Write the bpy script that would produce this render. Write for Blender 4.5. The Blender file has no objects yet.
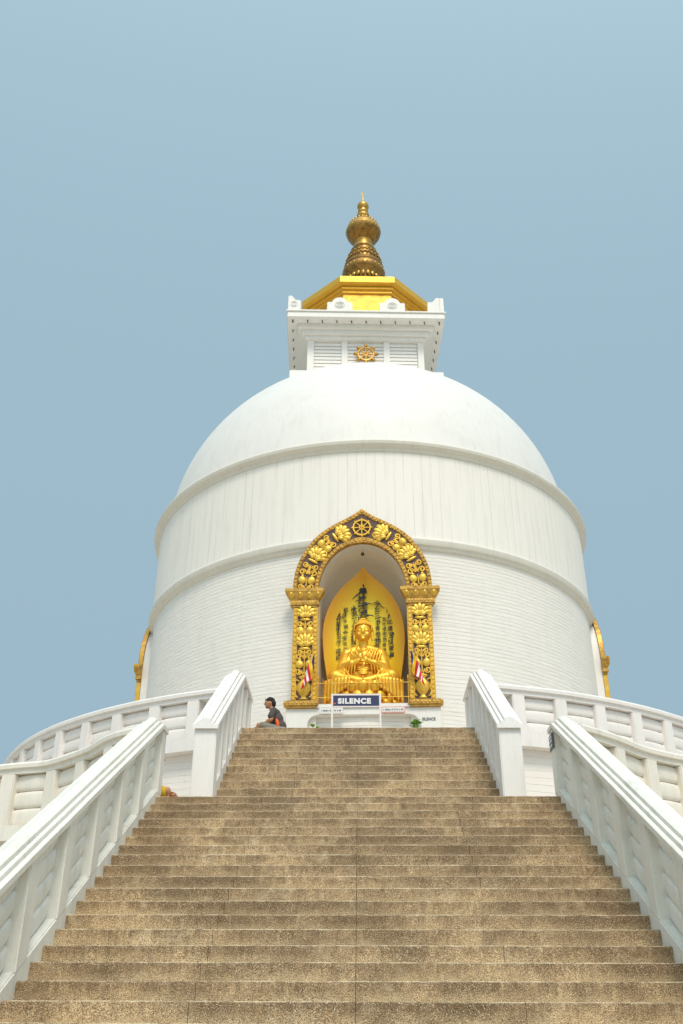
import bpy, bmesh, math, random
from mathutils import Vector, Matrix, noise as mnoise

random.seed(7)
PI = math.pi
R = math.radians
scene = bpy.context.scene
col = scene.collection
EYE = 1.6                      # eye height above the plaza; everything below is built with z = 0 at eye level
GROUND = -1.6

# ------------------------------------------------------------------ materials
def newmat(name):
    m = bpy.data.materials.new(name); m.use_nodes = True
    nt = m.node_tree
    b = nt.nodes['Principled BSDF']
    return m, nt, b

def N(nt, t, **kw):
    n = nt.nodes.new(t)
    for k, v in kw.items():
        if k == 'inp':
            for a, b in v.items(): n.inputs[a].default_value = b
        else: setattr(n, k, v)
    return n

def L(nt, a, b): nt.links.new(a, b)

def mixrgb(nt, fac, a, b, mode='MIX'):
    n = nt.nodes.new('ShaderNodeMix'); n.data_type = 'RGBA'; n.blend_type = mode
    if isinstance(fac, (int, float)): n.inputs[0].default_value = fac
    else: L(nt, fac, n.inputs[0])
    for i, c in ((6, a), (7, b)):
        if isinstance(c, tuple): n.inputs[i].default_value = (*c, 1)
        else: L(nt, c, n.inputs[i])
    return n.outputs[2]

def math_(nt, op, a, b=None, clamp=False):
    n = nt.nodes.new('ShaderNodeMath'); n.operation = op; n.use_clamp = clamp
    for i, c in ((0, a), (1, b)):
        if c is None: continue
        if isinstance(c, (int, float)): n.inputs[i].default_value = c
        else: L(nt, c, n.inputs[i])
    return n.outputs[0]

def ramp(nt, fac, p0, p1, c0=(0, 0, 0), c1=(1, 1, 1)):
    n = nt.nodes.new('ShaderNodeValToRGB')
    n.color_ramp.elements[0].position = p0; n.color_ramp.elements[1].position = p1
    n.color_ramp.elements[0].color = (*c0, 1); n.color_ramp.elements[1].color = (*c1, 1)
    L(nt, fac, n.inputs[0]); return n.outputs[0]

def coords(nt, scale=(1, 1, 1)):
    tc = N(nt, 'ShaderNodeTexCoord')
    mp = N(nt, 'ShaderNodeMapping'); mp.inputs['Scale'].default_value = scale
    L(nt, tc.outputs['Object'], mp.inputs[0]); return mp.outputs[0]

def noise_(nt, vec, scale, detail=4, rough=.55):
    n = N(nt, 'ShaderNodeTexNoise', inp={'Scale': scale, 'Detail': detail, 'Roughness': rough})
    L(nt, vec, n.inputs['Vector']); return n.outputs[0]

def bump(nt, b, h, dist=.01, strength=.5):
    n = N(nt, 'ShaderNodeBump', inp={'Strength': strength, 'Distance': dist})
    L(nt, h, n.inputs['Height']); L(nt, n.outputs[0], b.inputs['Normal'])

def paint(name, c, dirt=(.42, .40, .34), amount=.5, blotch=.35, rough=.55):
    """white masonry paint with rain streaks, grime blotches and a rolled texture"""
    m, nt, b = newmat(name)
    s = ramp(nt, noise_(nt, coords(nt, (5, 5, .55)), 1.6, 6, .62), .50, .78)
    g = ramp(nt, noise_(nt, coords(nt), 1.3, 7, .65), .48, .80)
    f = math_(nt, 'ADD', math_(nt, 'MULTIPLY', s, amount), math_(nt, 'MULTIPLY', g, blotch), True)
    c1 = mixrgb(nt, math_(nt, 'MULTIPLY', f, .55), c, dirt)
    fine = noise_(nt, coords(nt), 34, 5, .7)
    c2 = mixrgb(nt, .10, c1, ramp(nt, fine, .3, .7, (.45, .45, .45), (1, 1, 1)), 'MULTIPLY')
    L(nt, c2, b.inputs['Base Color'])
    b.inputs['Roughness'].default_value = rough
    bump(nt, b, fine, .006, .35)
    return m

def cyl_vec(nt, rad):
    """(arc length round the axis, height) as a texture vector"""
    tc = N(nt, 'ShaderNodeTexCoord'); sx = N(nt, 'ShaderNodeSeparateXYZ')
    L(nt, tc.outputs['Object'], sx.inputs[0])
    a = math_(nt, 'ARCTAN2', sx.outputs[0], math_(nt, 'MULTIPLY', sx.outputs[1], -1))
    u = math_(nt, 'MULTIPLY', a, rad)
    cx = N(nt, 'ShaderNodeCombineXYZ'); L(nt, u, cx.inputs[0]); L(nt, sx.outputs[2], cx.inputs[1])
    return cx.outputs[0], u, sx.outputs[2], tc.outputs['Object']

def brick_paint(name, c, rad, row, length, contrast=.22, depth=.02):
    m, nt, b = newmat(name)
    vec, u, z, ob = cyl_vec(nt, rad)
    wob = N(nt, 'ShaderNodeTexNoise', inp={'Scale': .9, 'Detail': 2}); L(nt, vec, wob.inputs['Vector'])
    off = N(nt, 'ShaderNodeVectorMath', operation='MULTIPLY_ADD')
    L(nt, wob.outputs['Color'], off.inputs[0]); off.inputs[1].default_value = (0, .05, 0); L(nt, vec, off.inputs[2])
    br = N(nt, 'ShaderNodeTexBrick', inp={'Scale': 1, 'Mortar Size': .008, 'Mortar Smooth': .6, 'Bias': 0,
                                         'Brick Width': length, 'Row Height': row})
    br.offset = .37; br.squash = 1
    br.inputs['Color1'].default_value = (.35, .35, .35, 1); br.inputs['Color2'].default_value = (1, 1, 1, 1)
    br.inputs['Mortar'].default_value = (0, 0, 0, 1)
    L(nt, off.outputs[0], br.inputs['Vector'])
    fine = noise_(nt, vec, 14, 5, .65)
    patch = ramp(nt, noise_(nt, vec, .55, 6, .6), .42, .75)
    breakup = ramp(nt, noise_(nt, vec, 2.2, 4, .6), .35, .7)
    line = math_(nt, 'MULTIPLY', br.outputs['Fac'], breakup)
    st = N(nt, 'ShaderNodeMapping'); st.inputs['Scale'].default_value = (3.2, .28, 1); L(nt, vec, st.inputs[0])
    streak = ramp(nt, noise_(nt, st.outputs[0], 1.5, 6, .6), .52, .8)
    c1 = mixrgb(nt, math_(nt, 'MULTIPLY', line, contrast), c, (.40, .37, .32))
    c2 = mixrgb(nt, math_(nt, 'MULTIPLY', patch, .20), c1, (.62, .59, .53))
    c3 = mixrgb(nt, math_(nt, 'MULTIPLY', streak, .16), c2, (.5, .47, .41))
    L(nt, c3, b.inputs['Base Color']); b.inputs['Roughness'].default_value = .6
    rm = N(nt, 'ShaderNodeMapping'); rm.inputs['Scale'].default_value = (1.6, 9.5, 1); L(nt, vec, rm.inputs[0])
    h = math_(nt, 'ADD', math_(nt, 'ADD', math_(nt, 'MULTIPLY', N_rgb2bw(nt, br.outputs['Color']), .6), math_(nt, 'MULTIPLY', noise_(nt, rm.outputs[0], 1.0, 3, .6), .7)), math_(nt, 'MULTIPLY', fine, .5))
    bump(nt, b, h, depth, .8)
    return m

def N_rgb2bw(nt, c):
    n = nt.nodes.new('ShaderNodeRGBToBW'); L(nt, c, n.inputs[0]); return n.outputs[0]

def board_paint(name, c, rad):
    """board-marked white concrete: thin uneven vertical joints with rain streaks"""
    m, nt, b = newmat(name)
    vec, u, z, ob = cyl_vec(nt, rad)
    fr = math_(nt, 'FRACT', math_(nt, 'DIVIDE', u, .235))
    d = math_(nt, 'ABSOLUTE', math_(nt, 'SUBTRACT', fr, .5))
    line = math_(nt, 'LESS_THAN', d, .05)
    st = N(nt, 'ShaderNodeMapping'); st.inputs['Scale'].default_value = (4.3, .35, 1); L(nt, vec, st.inputs[0])
    sn = noise_(nt, st.outputs[0], 1.0, 5, .6)
    lm = math_(nt, 'MULTIPLY', line, ramp(nt, sn, .38, .66))
    st2 = N(nt, 'ShaderNodeMapping'); st2.inputs['Scale'].default_value = (2.3, .22, 1); L(nt, vec, st2.inputs[0])
    streak = ramp(nt, noise_(nt, st2.outputs[0], 2.4, 6, .62), .50, .78)
    c1 = mixrgb(nt, math_(nt, 'MULTIPLY', lm, .34), c, (.36, .33, .28))
    c2 = mixrgb(nt, math_(nt, 'MULTIPLY', streak, .34), c1, (.55, .51, .44))
    L(nt, c2, b.inputs['Base Color']); b.inputs['Roughness'].default_value = .6
    fine = noise_(nt, vec, 16, 5, .65)
    bump(nt, b, math_(nt, 'SUBTRACT', math_(nt, 'MULTIPLY', fine, .4), math_(nt, 'MULTIPLY', lm, .5)), .010, .5)
    return m

def gold(name, c, c2, metal=.6, rough=.35, scale=9, bumpd=.006, spots=.5):
    m, nt, b = newmat(name)
    n = noise_(nt, coords(nt), scale, 6, .65)
    cc = mixrgb(nt, math_(nt, 'MULTIPLY', ramp(nt, n, .42, .72), spots), c, c2)
    L(nt, cc, b.inputs['Base Color'])
    b.inputs['Metallic'].default_value = metal
    rr = math_(nt, 'ADD', rough - .08, math_(nt, 'MULTIPLY', n, .18)); L(nt, rr, b.inputs['Roughness'])
    bump(nt, b, noise_(nt, coords(nt), scale * 5, 4, .6), bumpd, .35)
    return m

def plain(name, c, rough=.6, metal=0, vary=.25, scale=14, bumpd=.003):
    m, nt, b = newmat(name)
    n = noise_(nt, coords(nt), scale, 5, .6)
    cc = mixrgb(nt, math_(nt, 'MULTIPLY', n, vary), c, tuple(x * .55 for x in c))
    L(nt, cc, b.inputs['Base Color']); b.inputs['Roughness'].default_value = rough; b.inputs['Metallic'].default_value = metal
    bump(nt, b, n, bumpd, .4)
    return m

def N_off(nt, v):
    n = N(nt, 'ShaderNodeVectorMath', operation='ADD'); L(nt, v, n.inputs[0]); n.inputs[1].default_value = (5.3, 1.7, 9.1); return n.outputs[0]

def stair_concrete(name):
    """tan washed-aggregate concrete with dark weathering"""
    m, nt, b = newmat(name)
    tc = N(nt, 'ShaderNodeTexCoord'); geo = N(nt, 'ShaderNodeObjectInfo')
    o = N(nt, 'ShaderNodeVectorMath', operation='ADD')
    rnd = N(nt, 'ShaderNodeCombineXYZ')
    L(nt, math_(nt, 'MULTIPLY', geo.outputs['Random'], 37), rnd.inputs[0]); L(nt, tc.outputs['Object'], o.inputs[0]); L(nt, rnd.outputs[0], o.inputs[1])
    v = o.outputs[0]
    sm = N(nt, 'ShaderNodeMapping'); sm.inputs['Scale'].default_value = (1.3, 1.2, 2.2); L(nt, v, sm.inputs[0])
    big = noise_(nt, sm.outputs[0], 1.1, 8, .68)
    mid = noise_(nt, v, 9, 6, .7)
    vm = N(nt, 'ShaderNodeMapping'); vm.inputs['Scale'].default_value = (16, 16, 1.6); L(nt, tc.outputs['Object'], vm.inputs[0])
    drip = noise_(nt, vm.outputs[0], 1.4, 5, .6)
    vo = N(nt, 'ShaderNodeTexVoronoi', inp={'Scale': 95}); L(nt, tc.outputs['Object'], vo.inputs['Vector'])
    ag = N_rgb2bw(nt, vo.outputs['Color'])
    base = mixrgb(nt, ramp(nt, ag, .15, .85), (.37, .235, .118), (.84, .61, .35))
    f = math_(nt, 'ADD', math_(nt, 'MULTIPLY', big, .55), math_(nt, 'ADD', math_(nt, 'MULTIPLY', mid, .25), math_(nt, 'MULTIPLY', drip, .25)))
    dark = ramp(nt, f, .475, .60)
    c1 = mixrgb(nt, math_(nt, 'MULTIPLY', dark, .72), base, (.15, .088, .038))
    lightp = ramp(nt, noise_(nt, v, 2.2, 7, .7), .56, .66)
    c2 = mixrgb(nt, math_(nt, 'MULTIPLY', lightp, .6), c1, (.82, .66, .42))
    gz = N(nt, 'ShaderNodeSeparateXYZ'); L(nt, tc.outputs['Generated'], gz.inputs[0])
    pm = N(nt, 'ShaderNodeMapping'); pm.inputs['Scale'].default_value = (.55, .5, .5); L(nt, tc.outputs['Object'], pm.inputs[0])
    patch = ramp(nt, noise_(nt, pm.outputs[0], 1.3, 8, .66), .44, .60)
    c2 = mixrgb(nt, math_(nt, 'MULTIPLY', patch, .66), c2, (.135, .080, .036))
    topst = math_(nt, 'MULTIPLY', ramp(nt, gz.outputs[2], .50, .97), ramp(nt, noise_(nt, vm.outputs[0], .8, 6, .65), .34, .62))
    c2 = mixrgb(nt, math_(nt, 'MULTIPLY', topst, .72), c2, (.125, .070, .028))
    dust = math_(nt, 'MULTIPLY', math_(nt, 'SUBTRACT', 1, ramp(nt, gz.outputs[2], .22, .62)), ramp(nt, noise_(nt, v, 4.5, 6, .65), .32, .62))
    c2 = mixrgb(nt, math_(nt, 'MULTIPLY', dust, .62), c2, (.80, .62, .38))
    nos = math_(nt, 'MULTIPLY', ramp(nt, gz.outputs[2], .935, .965), ramp(nt, noise_(nt, v, 5, 6, .65), .38, .58))
    c2 = mixrgb(nt, math_(nt, 'MULTIPLY', nos, .75), c2, (.80, .66, .44))
    c3 = mixrgb(nt, ramp(nt, noise_(nt, tc.outputs['Object'], 150, 2, .5), .53, .62), c2, (.10, .06, .03))
    c3 = mixrgb(nt, ramp(nt, noise_(nt, N_off(nt, tc.outputs['Object']), 130, 2, .5), .60, .68), c3, (.80, .68, .48))
    L(nt, c3, b.inputs['Base Color']); b.inputs['Roughness'].default_value = .85
    h = math_(nt, 'ADD', math_(nt, 'MULTIPLY', vo.outputs['Distance'], -.6), mid)
    bump(nt, b, h, .012, .7)
    return m

M = {}
M['dome'] = paint('dome_white_paint', (.79, .765, .73), (.54, .50, .44), .5, .45)
M['trim'] = paint('trim_white_paint', (.82, .79, .74), (.50, .47, .42), .45, .25)
M['moulding'] = paint('moulding_paint', (.74, .70, .62), (.46, .42, .35), .5, .35)
M['harmika'] = paint('cube_white_paint', (.83, .805, .765), (.55, .52, .47), .5, .3)
M['upper_rail'] = paint('upper_balustrade_paint', (.84, .79, .755), (.58, .53, .47), .5, .4)
M['lower_rail'] = paint('lower_balustrade_paint', (.83, .775, .685), (.50, .45, .37), .6, .5)
M['stair_rail_low'] = paint('lower_stair_balustrade_paint', (.83, .805, .735), (.48, .46, .38), .75, .7)
M['stair_rail_up'] = paint('upper_stair_balustrade_paint', (.84, .81, .78), (.55, .52, .46), .6, .5)
M['drum'] = brick_paint('painted_brick', (.82, .775, .715), 6.4, .097, 60, .34, .026)
M['terrace_wall'] = brick_paint('terrace_painted_courses', (.84, .785, .735), 9.5, .128, 60, .24, .016)
M['band'] = board_paint('board_marked_paint', (.82, .775, .71), 6.48)
M['recess'] = paint('niche_plaster', (.92, .82, .67), (.6, .52, .42), .3, .3)
M['step'] = stair_concrete('washed_aggregate_concrete')
M['gold'] = gold('gilded_paint', (.78, .465, .065), (.40, .20, .03), .5, .38, 7, .006, .65)
M['gold_old'] = gold('weathered_gilding', (.58, .33, .06), (.20, .10, .03), .5, .42, 9, .01, .9)
M['relief'] = gold('gilded_relief', (.83, .51, .07), (.45, .23, .03), .5, .36, 8, .008, .7)
M['dark'] = plain('dark_plum_ground', (.13, .075, .065), .7, 0, .5, 9)
M['statue'] = gold('statue_gilding', (.93, .53, .055), (.70, .28, .015), .6, .36, 4, .004, .8)
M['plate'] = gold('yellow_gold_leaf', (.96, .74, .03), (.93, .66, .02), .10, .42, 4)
def plate_gradient():
    # base colour blends from yellow in the middle of the plate to orange along its border
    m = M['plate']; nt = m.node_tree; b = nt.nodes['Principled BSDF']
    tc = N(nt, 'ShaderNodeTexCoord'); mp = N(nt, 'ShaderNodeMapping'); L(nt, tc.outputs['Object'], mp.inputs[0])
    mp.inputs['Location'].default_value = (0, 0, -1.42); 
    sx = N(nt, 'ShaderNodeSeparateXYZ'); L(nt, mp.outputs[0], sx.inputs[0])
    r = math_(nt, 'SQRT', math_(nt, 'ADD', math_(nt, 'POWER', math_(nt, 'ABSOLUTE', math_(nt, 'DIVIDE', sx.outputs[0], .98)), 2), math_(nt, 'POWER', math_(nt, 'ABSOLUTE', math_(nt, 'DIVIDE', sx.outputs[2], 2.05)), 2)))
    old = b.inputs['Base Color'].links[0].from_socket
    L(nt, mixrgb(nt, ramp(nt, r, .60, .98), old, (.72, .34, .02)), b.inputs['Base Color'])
plate_gradient()
M['plate_rim'] = gold('orange_gold_leaf', (.83, .48, .04), (.70, .36, .03), .6, .36, 4)
M['canopy'] = gold('bright_gold_panel', (.74, .40, .035), (.46, .22, .02), .4, .40, 3.0, .012, .9)
M['canopy_edge'] = gold('ochre_gold_trim', (.74, .42, .04), (.62, .34, .03), .5, .4, 4)
M['spire'] = gold('bronze_gilding', (.38, .20, .045), (.10, .045, .016), .8, .34, 6, .012, .9)
M['spire_light'] = gold('worn_spire_gilding', (.58, .34, .07), (.20, .09, .03), .7, .34, 8, .01, .7)
M['ink'] = plain('black_brush_ink', (.012, .010, .008), .5)
M['navy'] = plain('navy_sign_paint', (.022, .030, .10), .55)
M['sign_white'] = plain('sign_white_paint', (.80, .78, .76), .45)
M['sign_frame'] = plain('white_pipe_paint', (.80, .72, .69), .4)
M['grey_text'] = plain('grey_lettering_paint', (.16, .18, .17), .6)
M['red'] = plain('red_edge_paint', (.76, .36, .30), .5)
M['grey'] = plain('grey_plaster', (.52, .50, .46), .7)
M['leaf'] = plain('green_leaf', (.16, .36, .03), .5, 0, .6, 20)
M['pot'] = plain('clay_pot', (.30, .13, .07), .7)
M['skin'] = plain('skin', (.52, .25, .13), .5, 0, .2)
M['hair'] = plain('black_hair', (.014, .009, .007), .8, 0, .3, 60, .006)
M['shirt'] = plain('charcoal_jersey', (.085, .070, .072), .85, 0, .3, 30)
M['orange'] = plain('orange_jersey', (.85, .14, .02), .8)
M['shorts'] = plain('khaki_cotton', (.24, .22, .18), .85)
M['yellow_cloth'] = plain('yellow_cotton', (.72, .45, .02), .85)
M['bird'] = plain('grey_feathers', (.06, .06, .07), .7)
M['plaque'] = plain('slate_plaque', (.13, .14, .17), .5)
M['hook'] = plain('rusty_iron', (.10, .07, .05), .7)
M['pole'] = plain('thin_pole_paint', (.42, .32, .18), .5)
M['ground'] = paint('plaza_concrete', (.50, .44, .35), (.26, .22, .17), .3, .5, .85)
M['terrace_floor'] = paint('terrace_paving', (.72, .65, .55), (.5, .45, .38), .2, .4, .8)

def flag_mat():
    m, nt, b = newmat('flag_stripes')
    uv = N(nt, 'ShaderNodeUVMap'); sx = N(nt, 'ShaderNodeSeparateXYZ'); L(nt, uv.outputs[0], sx.inputs[0])
    cr = N(nt, 'ShaderNodeValToRGB'); r = cr.color_ramp; r.interpolation = 'CONSTANT'
    st = [(0, (.015, .03, .16)), (.19, (.80, .50, .02)), (.40, (.62, .02, .03)), (.56, (.80, .76, .74)), (.70, (.66, .02, .04)), (.86, (.80, .76, .74)), (.93, (.62, .02, .03))]
    r.elements[0].position = 0; r.elements[0].color = (*st[0][1], 1)
    r.elements[1].position = st[1][0]; r.elements[1].color = (*st[1][1], 1)
    for p, c in st[2:]:
        e = r.elements.new(p); e.color = (*c, 1)
    L(nt, sx.outputs[0], cr.inputs[0]); L(nt, cr.outputs[0], b.inputs['Base Color']); b.inputs['Roughness'].default_value = .8
    return m
M['flag'] = flag_mat()

# ------------------------------------------------------------------ object helpers
ORG = {}
def tag(o, label=None, cat=None, group=None, kind=None):
    if label: o['label'] = label
    if cat: o['category'] = cat
    if group: o['group'] = group
    if kind: o['kind'] = kind
    return o

def thing(name, label, cat, loc, group=None, rz=0):
    o = bpy.data.objects.new(name, None); col.objects.link(o)
    o.empty_display_size = .2
    o.location = loc; o.rotation_euler = (0, 0, rz); ORG[o.name] = Vector(loc)
    return tag(o, label, cat, group)

def rootof(o):
    while o.parent: o = o.parent
    return o

class MB:
    def __init__(s): s.v = []; s.f = []
    def add(s, vs, fs):
        n = len(s.v); s.v += [tuple(p) for p in vs]; s.f += [tuple(i + n for i in f) for f in fs]; return s
    def box(s, x0, x1, y0, y1, z0, z1, mx=None):
        vs = [Vector((x, y, z)) for x in (x0, x1) for y in (y0, y1) for z in (z0, z1)]
        if mx: vs = [mx @ p for p in vs]
        return s.add(vs, [(0, 1, 3, 2), (4, 6, 7, 5), (0, 4, 5, 1), (2, 3, 7, 6), (0, 2, 6, 4), (1, 5, 7, 3)])
    def loft(s, rings, closed=True, caps=True, loop=False):
        n = len(rings[0]); vs = [p for r in rings for p in r]; fs = []
        m = len(rings)
        for i in range(m if loop else m - 1):
            a = i * n; b = ((i + 1) % m) * n
            for j in range(n if closed else n - 1):
                k = (j + 1) % n; fs.append((a + j, a + k, b + k, b + j))
        if caps and closed and not loop:
            fs.append(tuple(range(n - 1, -1, -1))); fs.append(tuple((m - 1) * n + j for j in range(n)))
        return s.add(vs, fs)
    def lathe(s, prof, seg=64, c=(0, 0), a0=0, a1=2 * PI):
        full = abs(a1 - a0 - 2 * PI) < 1e-6
        cnt = seg if full else seg + 1
        rings = []
        for i in range(cnt):
            a = a0 + (a1 - a0) * i / seg
            rings.append([(c[0] + r * math.sin(a), c[1] - r * math.cos(a), z) for r, z in prof])
        return s.loft(rings, closed=False, caps=False, loop=full)
    def ring(s, prof, seg, c=(0, 0), a0=0, a1=2 * PI):
        """closed section turned about the axis; azimuth 0 looks to -Y"""
        full = abs(a1 - a0 - 2 * PI) < 1e-6
        cnt = seg if full else seg + 1
        rings = []
        for i in range(cnt):
            a = a0 + (a1 - a0) * i / seg
            rings.append([(c[0] + r * math.sin(a), c[1] - r * math.cos(a), z) for r, z in prof])
        return s.loft(rings, closed=True, caps=not full, loop=full)
    def tube(s, path, rad, seg=8, caps=True):
        path = [Vector(p) for p in path]; rings = []
        n = len(path); prev = None
        for i, p in enumerate(path):
            t = (path[min(i + 1, n - 1)] - path[max(i - 1, 0)]).normalized()
            ref = prev if prev is not None else (Vector((0, 0, 1)) if abs(t.z) < .9 else Vector((1, 0, 0)))
            u = (ref - t * ref.dot(t)).normalized(); w = t.cross(u); prev = u
            r = rad(i / (n - 1)) if callable(rad) else rad
            rings.append([p + (u * math.cos(2 * PI * k / seg) + w * math.sin(2 * PI * k / seg)) * r for k in range(seg)])
        return s.loft(rings, True, caps)
    def ell(s, c, r, mx=None, nu=10, nv=6):
        c = Vector(c); vs = []; fs = []
        for i in range(nv + 1):
            th = PI * i / nv
            for j in range(nu):
                ph = 2 * PI * j / nu
                p = Vector((r[0] * math.sin(th) * math.cos(ph), r[1] * math.sin(th) * math.sin(ph), r[2] * math.cos(th)))
                vs.append(c + (mx @ p if mx else p))
        for i in range(nv):
            for j in range(nu):
                k = (j + 1) % nu; fs.append((i * nu + j, (i + 1) * nu + j, (i + 1) * nu + k, i * nu + k))
        return s.add(vs, fs)
    def cap(s, a, b, ra, rb, seg=10):
        """tapered capsule"""
        a = Vector(a); b = Vector(b); d = (b - a); ln = d.length; t = d / ln
        pts = []; rr = []
        for k in range(4):
            q = PI / 2 * k / 4; pts.append(a - t * ra * math.cos(q)); rr.append(max(ra * math.sin(q), 1e-4))
        pts.append(a); rr.append(ra); pts.append(b); rr.append(rb)
        for k in range(1, 5):
            q = PI / 2 * k / 4; pts.append(b + t * rb * math.sin(q)); rr.append(max(rb * math.cos(q), 1e-4))
        ref = Vector((0, 0, 1)) if abs(t.z) < .9 else Vector((1, 0, 0))
        u = (ref - t * ref.dot(t)).normalized(); w = t.cross(u)
        rings = [[p + (u * math.cos(2 * PI * k / seg) + w * math.sin(2 * PI * k / seg)) * r for k in range(seg)] for p, r in zip(pts, rr)]
        return s.loft(rings, True, True)
    def mesh(s, name):
        me = bpy.data.meshes.new(name); me.from_pydata(s.v, [], s.f); return me
    def build(s, name, mat, parent=None, loc=None, bevel=0, smooth=None, jitter=0, weld=True, local=False):
        bm = bmesh.new(); vs = [bm.verts.new(p) for p in s.v]
        for f in s.f:
            try: bm.faces.new([vs[i] for i in f])
            except ValueError: pass
        if weld: bmesh.ops.remove_doubles(bm, verts=bm.verts, dist=1e-5)
        bmesh.ops.recalc_face_normals(bm, faces=bm.faces)
        if bevel:
            ed = [e for e in bm.edges if len(e.link_faces) == 2 and e.calc_face_angle(0) > R(32)]
            bmesh.ops.bevel(bm, geom=ed, offset=bevel, segments=2, affect='EDGES', clamp_overlap=True)
        if jitter:
            for v in bm.verts:
                v.co += Vector((mnoise.noise(v.co * 3.1), mnoise.noise(v.co * 2.7 + Vector((9, 3, 1))), mnoise.noise(v.co * 2.9 + Vector((1, 7, 4))))) * jitter
        org = Vector((0, 0, 0))
        if parent is not None: org = ORG[rootof(parent).name]
        elif loc is not None: org = Vector(loc)
        if local: org = Vector((0, 0, 0))
        bmesh.ops.translate(bm, verts=bm.verts, vec=-org)
        me = bpy.data.meshes.new(name); bm.to_mesh(me); bm.free()
        if smooth:
            me.polygons.foreach_set('use_smooth', [True] * len(me.polygons))
            me.set_sharp_from_angle(angle=R(smooth))
        me.materials.append(mat)
        o = bpy.data.objects.new(name, me); col.objects.link(o)
        if parent is not None: o.parent = parent
        elif loc is not None: o.location = loc; ORG[o.name] = Vector(loc)
        return o

def blob(mb, name, mat, parent, voxel=.02, it=4, fac=.5, detail=None):
    """one continuous surface grown from overlapping limbs; returns the mesh object"""
    me = mb.mesh('tmp'); ob = bpy.data.objects.new('tmp', me); col.objects.link(ob)
    bm = bmesh.new(); bm.from_mesh(me); bmesh.ops.remove_doubles(bm, verts=bm.verts, dist=1e-5); bmesh.ops.recalc_face_normals(bm, faces=bm.faces); bm.to_mesh(me); bm.free()
    r = ob.modifiers.new('r', 'REMESH'); r.mode = 'VOXEL'; r.voxel_size = voxel
    if it:
        sm = ob.modifiers.new('s', 'SMOOTH'); sm.iterations = it; sm.factor = fac
    dg = bpy.context.evaluated_depsgraph_get()
    out = bpy.data.meshes.new_from_object(ob.evaluated_get(dg))
    bpy.data.objects.remove(ob); bpy.data.meshes.remove(me)
    if detail:
        for v in out.vertices: v.co = detail(v.co.copy())
    out.transform(Matrix.Translation(-ORG[rootof(parent).name]))
    out.polygons.foreach_set('use_smooth', [True] * len(out.polygons))
    out.name = name; out.materials.clear(); out.materials.append(mat)
    o = bpy.data.objects.new(name, out); col.objects.link(o); o.parent = parent
    return o

def text_obj(body, name, mat, parent, mx, size, extrude=.004, bold=0.0, align='CENTER', spacing=1.0, xs=1.0):
    cu = bpy.data.curves.new('t', 'FONT'); cu.body = body; cu.size = size; cu.extrude = extrude; cu.offset = bold
    cu.align_x = align; cu.align_y = 'CENTER'; cu.space_character = spacing
    ob = bpy.data.objects.new('t', cu); col.objects.link(ob)
    dg = bpy.context.evaluated_depsgraph_get()
    me = bpy.data.meshes.new_from_object(ob.evaluated_get(dg))
    bpy.data.objects.remove(ob); bpy.data.curves.remove(cu)
    me.transform(Matrix.Diagonal((xs, 1, 1, 1))); me.transform(mx)
    if name is None: return me
    me.transform(Matrix.Translation(-ORG[rootof(parent).name]))
    me.name = name; me.materials.clear(); me.materials.append(mat)
    o = bpy.data.objects.new(name, me); col.objects.link(o); o.parent = parent
    return o

def face_mx(x, y, z, rz=0):
    """text plane standing upright, facing -Y"""
    return Matrix.Translation((x, y, z)) @ Matrix.Rotation(rz, 4, 'Z') @ Matrix.Rotation(PI / 2, 4, 'X')

# ------------------------------------------------------------------ ground
g = MB().box(-400, 400, -400, 400, GROUND - .3, GROUND).build('ground', M['ground']); tag(g, kind='structure')

# ------------------------------------------------------------------ staircases
W1, T1, R1, Y1, Z1 = 2.83, .30, .163, 8.537, .327
W2, T2, R2, Y2, Z2 = 2.105, .286, .191, 14.73, 3.466
ZLAND = Z1 + 17 * R1           # landing between the flights
ZTER = Z2 + 9 * R2             # upper terrace
def flight(name, label, edges, w, joints, loc):
    """edges: list of (y_riser, z_bottom, z_top, depth)"""
    t = thing(name, label, 'staircase', loc)
    for i, (y, zb, zt, dep) in enumerate(edges):
        mb = MB(); rs = random.Random(i * 7 + len(edges))
        js = [0.0] + [q * .475 * w + rs.uniform(-.012, .012) for q in (-1, 1) if rs.random() < .72]
        xs = [-w - .05] + sorted(js) + [w + .05]
        for a, b in zip(xs, xs[1:]):
            ga = .0022 if a > -w else 0; gb = .0022 if b < w else 0
            dz = rs.uniform(-.002, .002); dy = rs.uniform(-.002, .002)
            n = max(2, int((b - a) / .05)); rings = []
            for k in range(n + 1):
                x = a + ga + (b - gb - a - ga) * k / n
                e = .004 * mnoise.noise(Vector((x * 2, y * 3, 1.7))); e2 = .003 * mnoise.noise(Vector((x * 9, y * 3, 8.1)))
                chip = max(0, mnoise.noise(Vector((x * 6.5, y * 11, 4.4))) - .38) * .05
                if abs(abs(x) - w) < .06: chip += .006
                rings.append([(x, y + dy + .004, zb - .03), (x, y + dy + e, zb + .06), (x, y + dy + e, zt - .016 - chip), (x, y + dy + .004 + e + chip * .4, zt - .006 + dz + e2 - chip * .6),
                              (x, y + dy + .014 + e + chip, zt + dz + e2), (x, y + dep, zt + dz), (x, y + dep, zb - .03)])
            mb.loft(rings)
        mb.build('step', M['step'], t, smooth=25)
    return t
ed = []
for k in range(-11, 18):
    y = Y1 + k * T1; z = Z1 + k * R1
    ed.append((y, z - R1, z, T1 + .03 if k < 17 else .62))
flight('stone_staircase', 'wide lower flight of tan washed-concrete steps rising to the landing', ed, W1, 3, (0, Y1 - 11 * T1, GROUND))
ed = [(Y2 - T2, ZLAND, Z2 - R2, T2 + .03)]
for k in range(0, 10):
    y = Y2 + k * T2; z = Z2 + k * R2
    ed.append((y, z - R2, z, T2 + .03 if k < 9 else .35))
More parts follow.
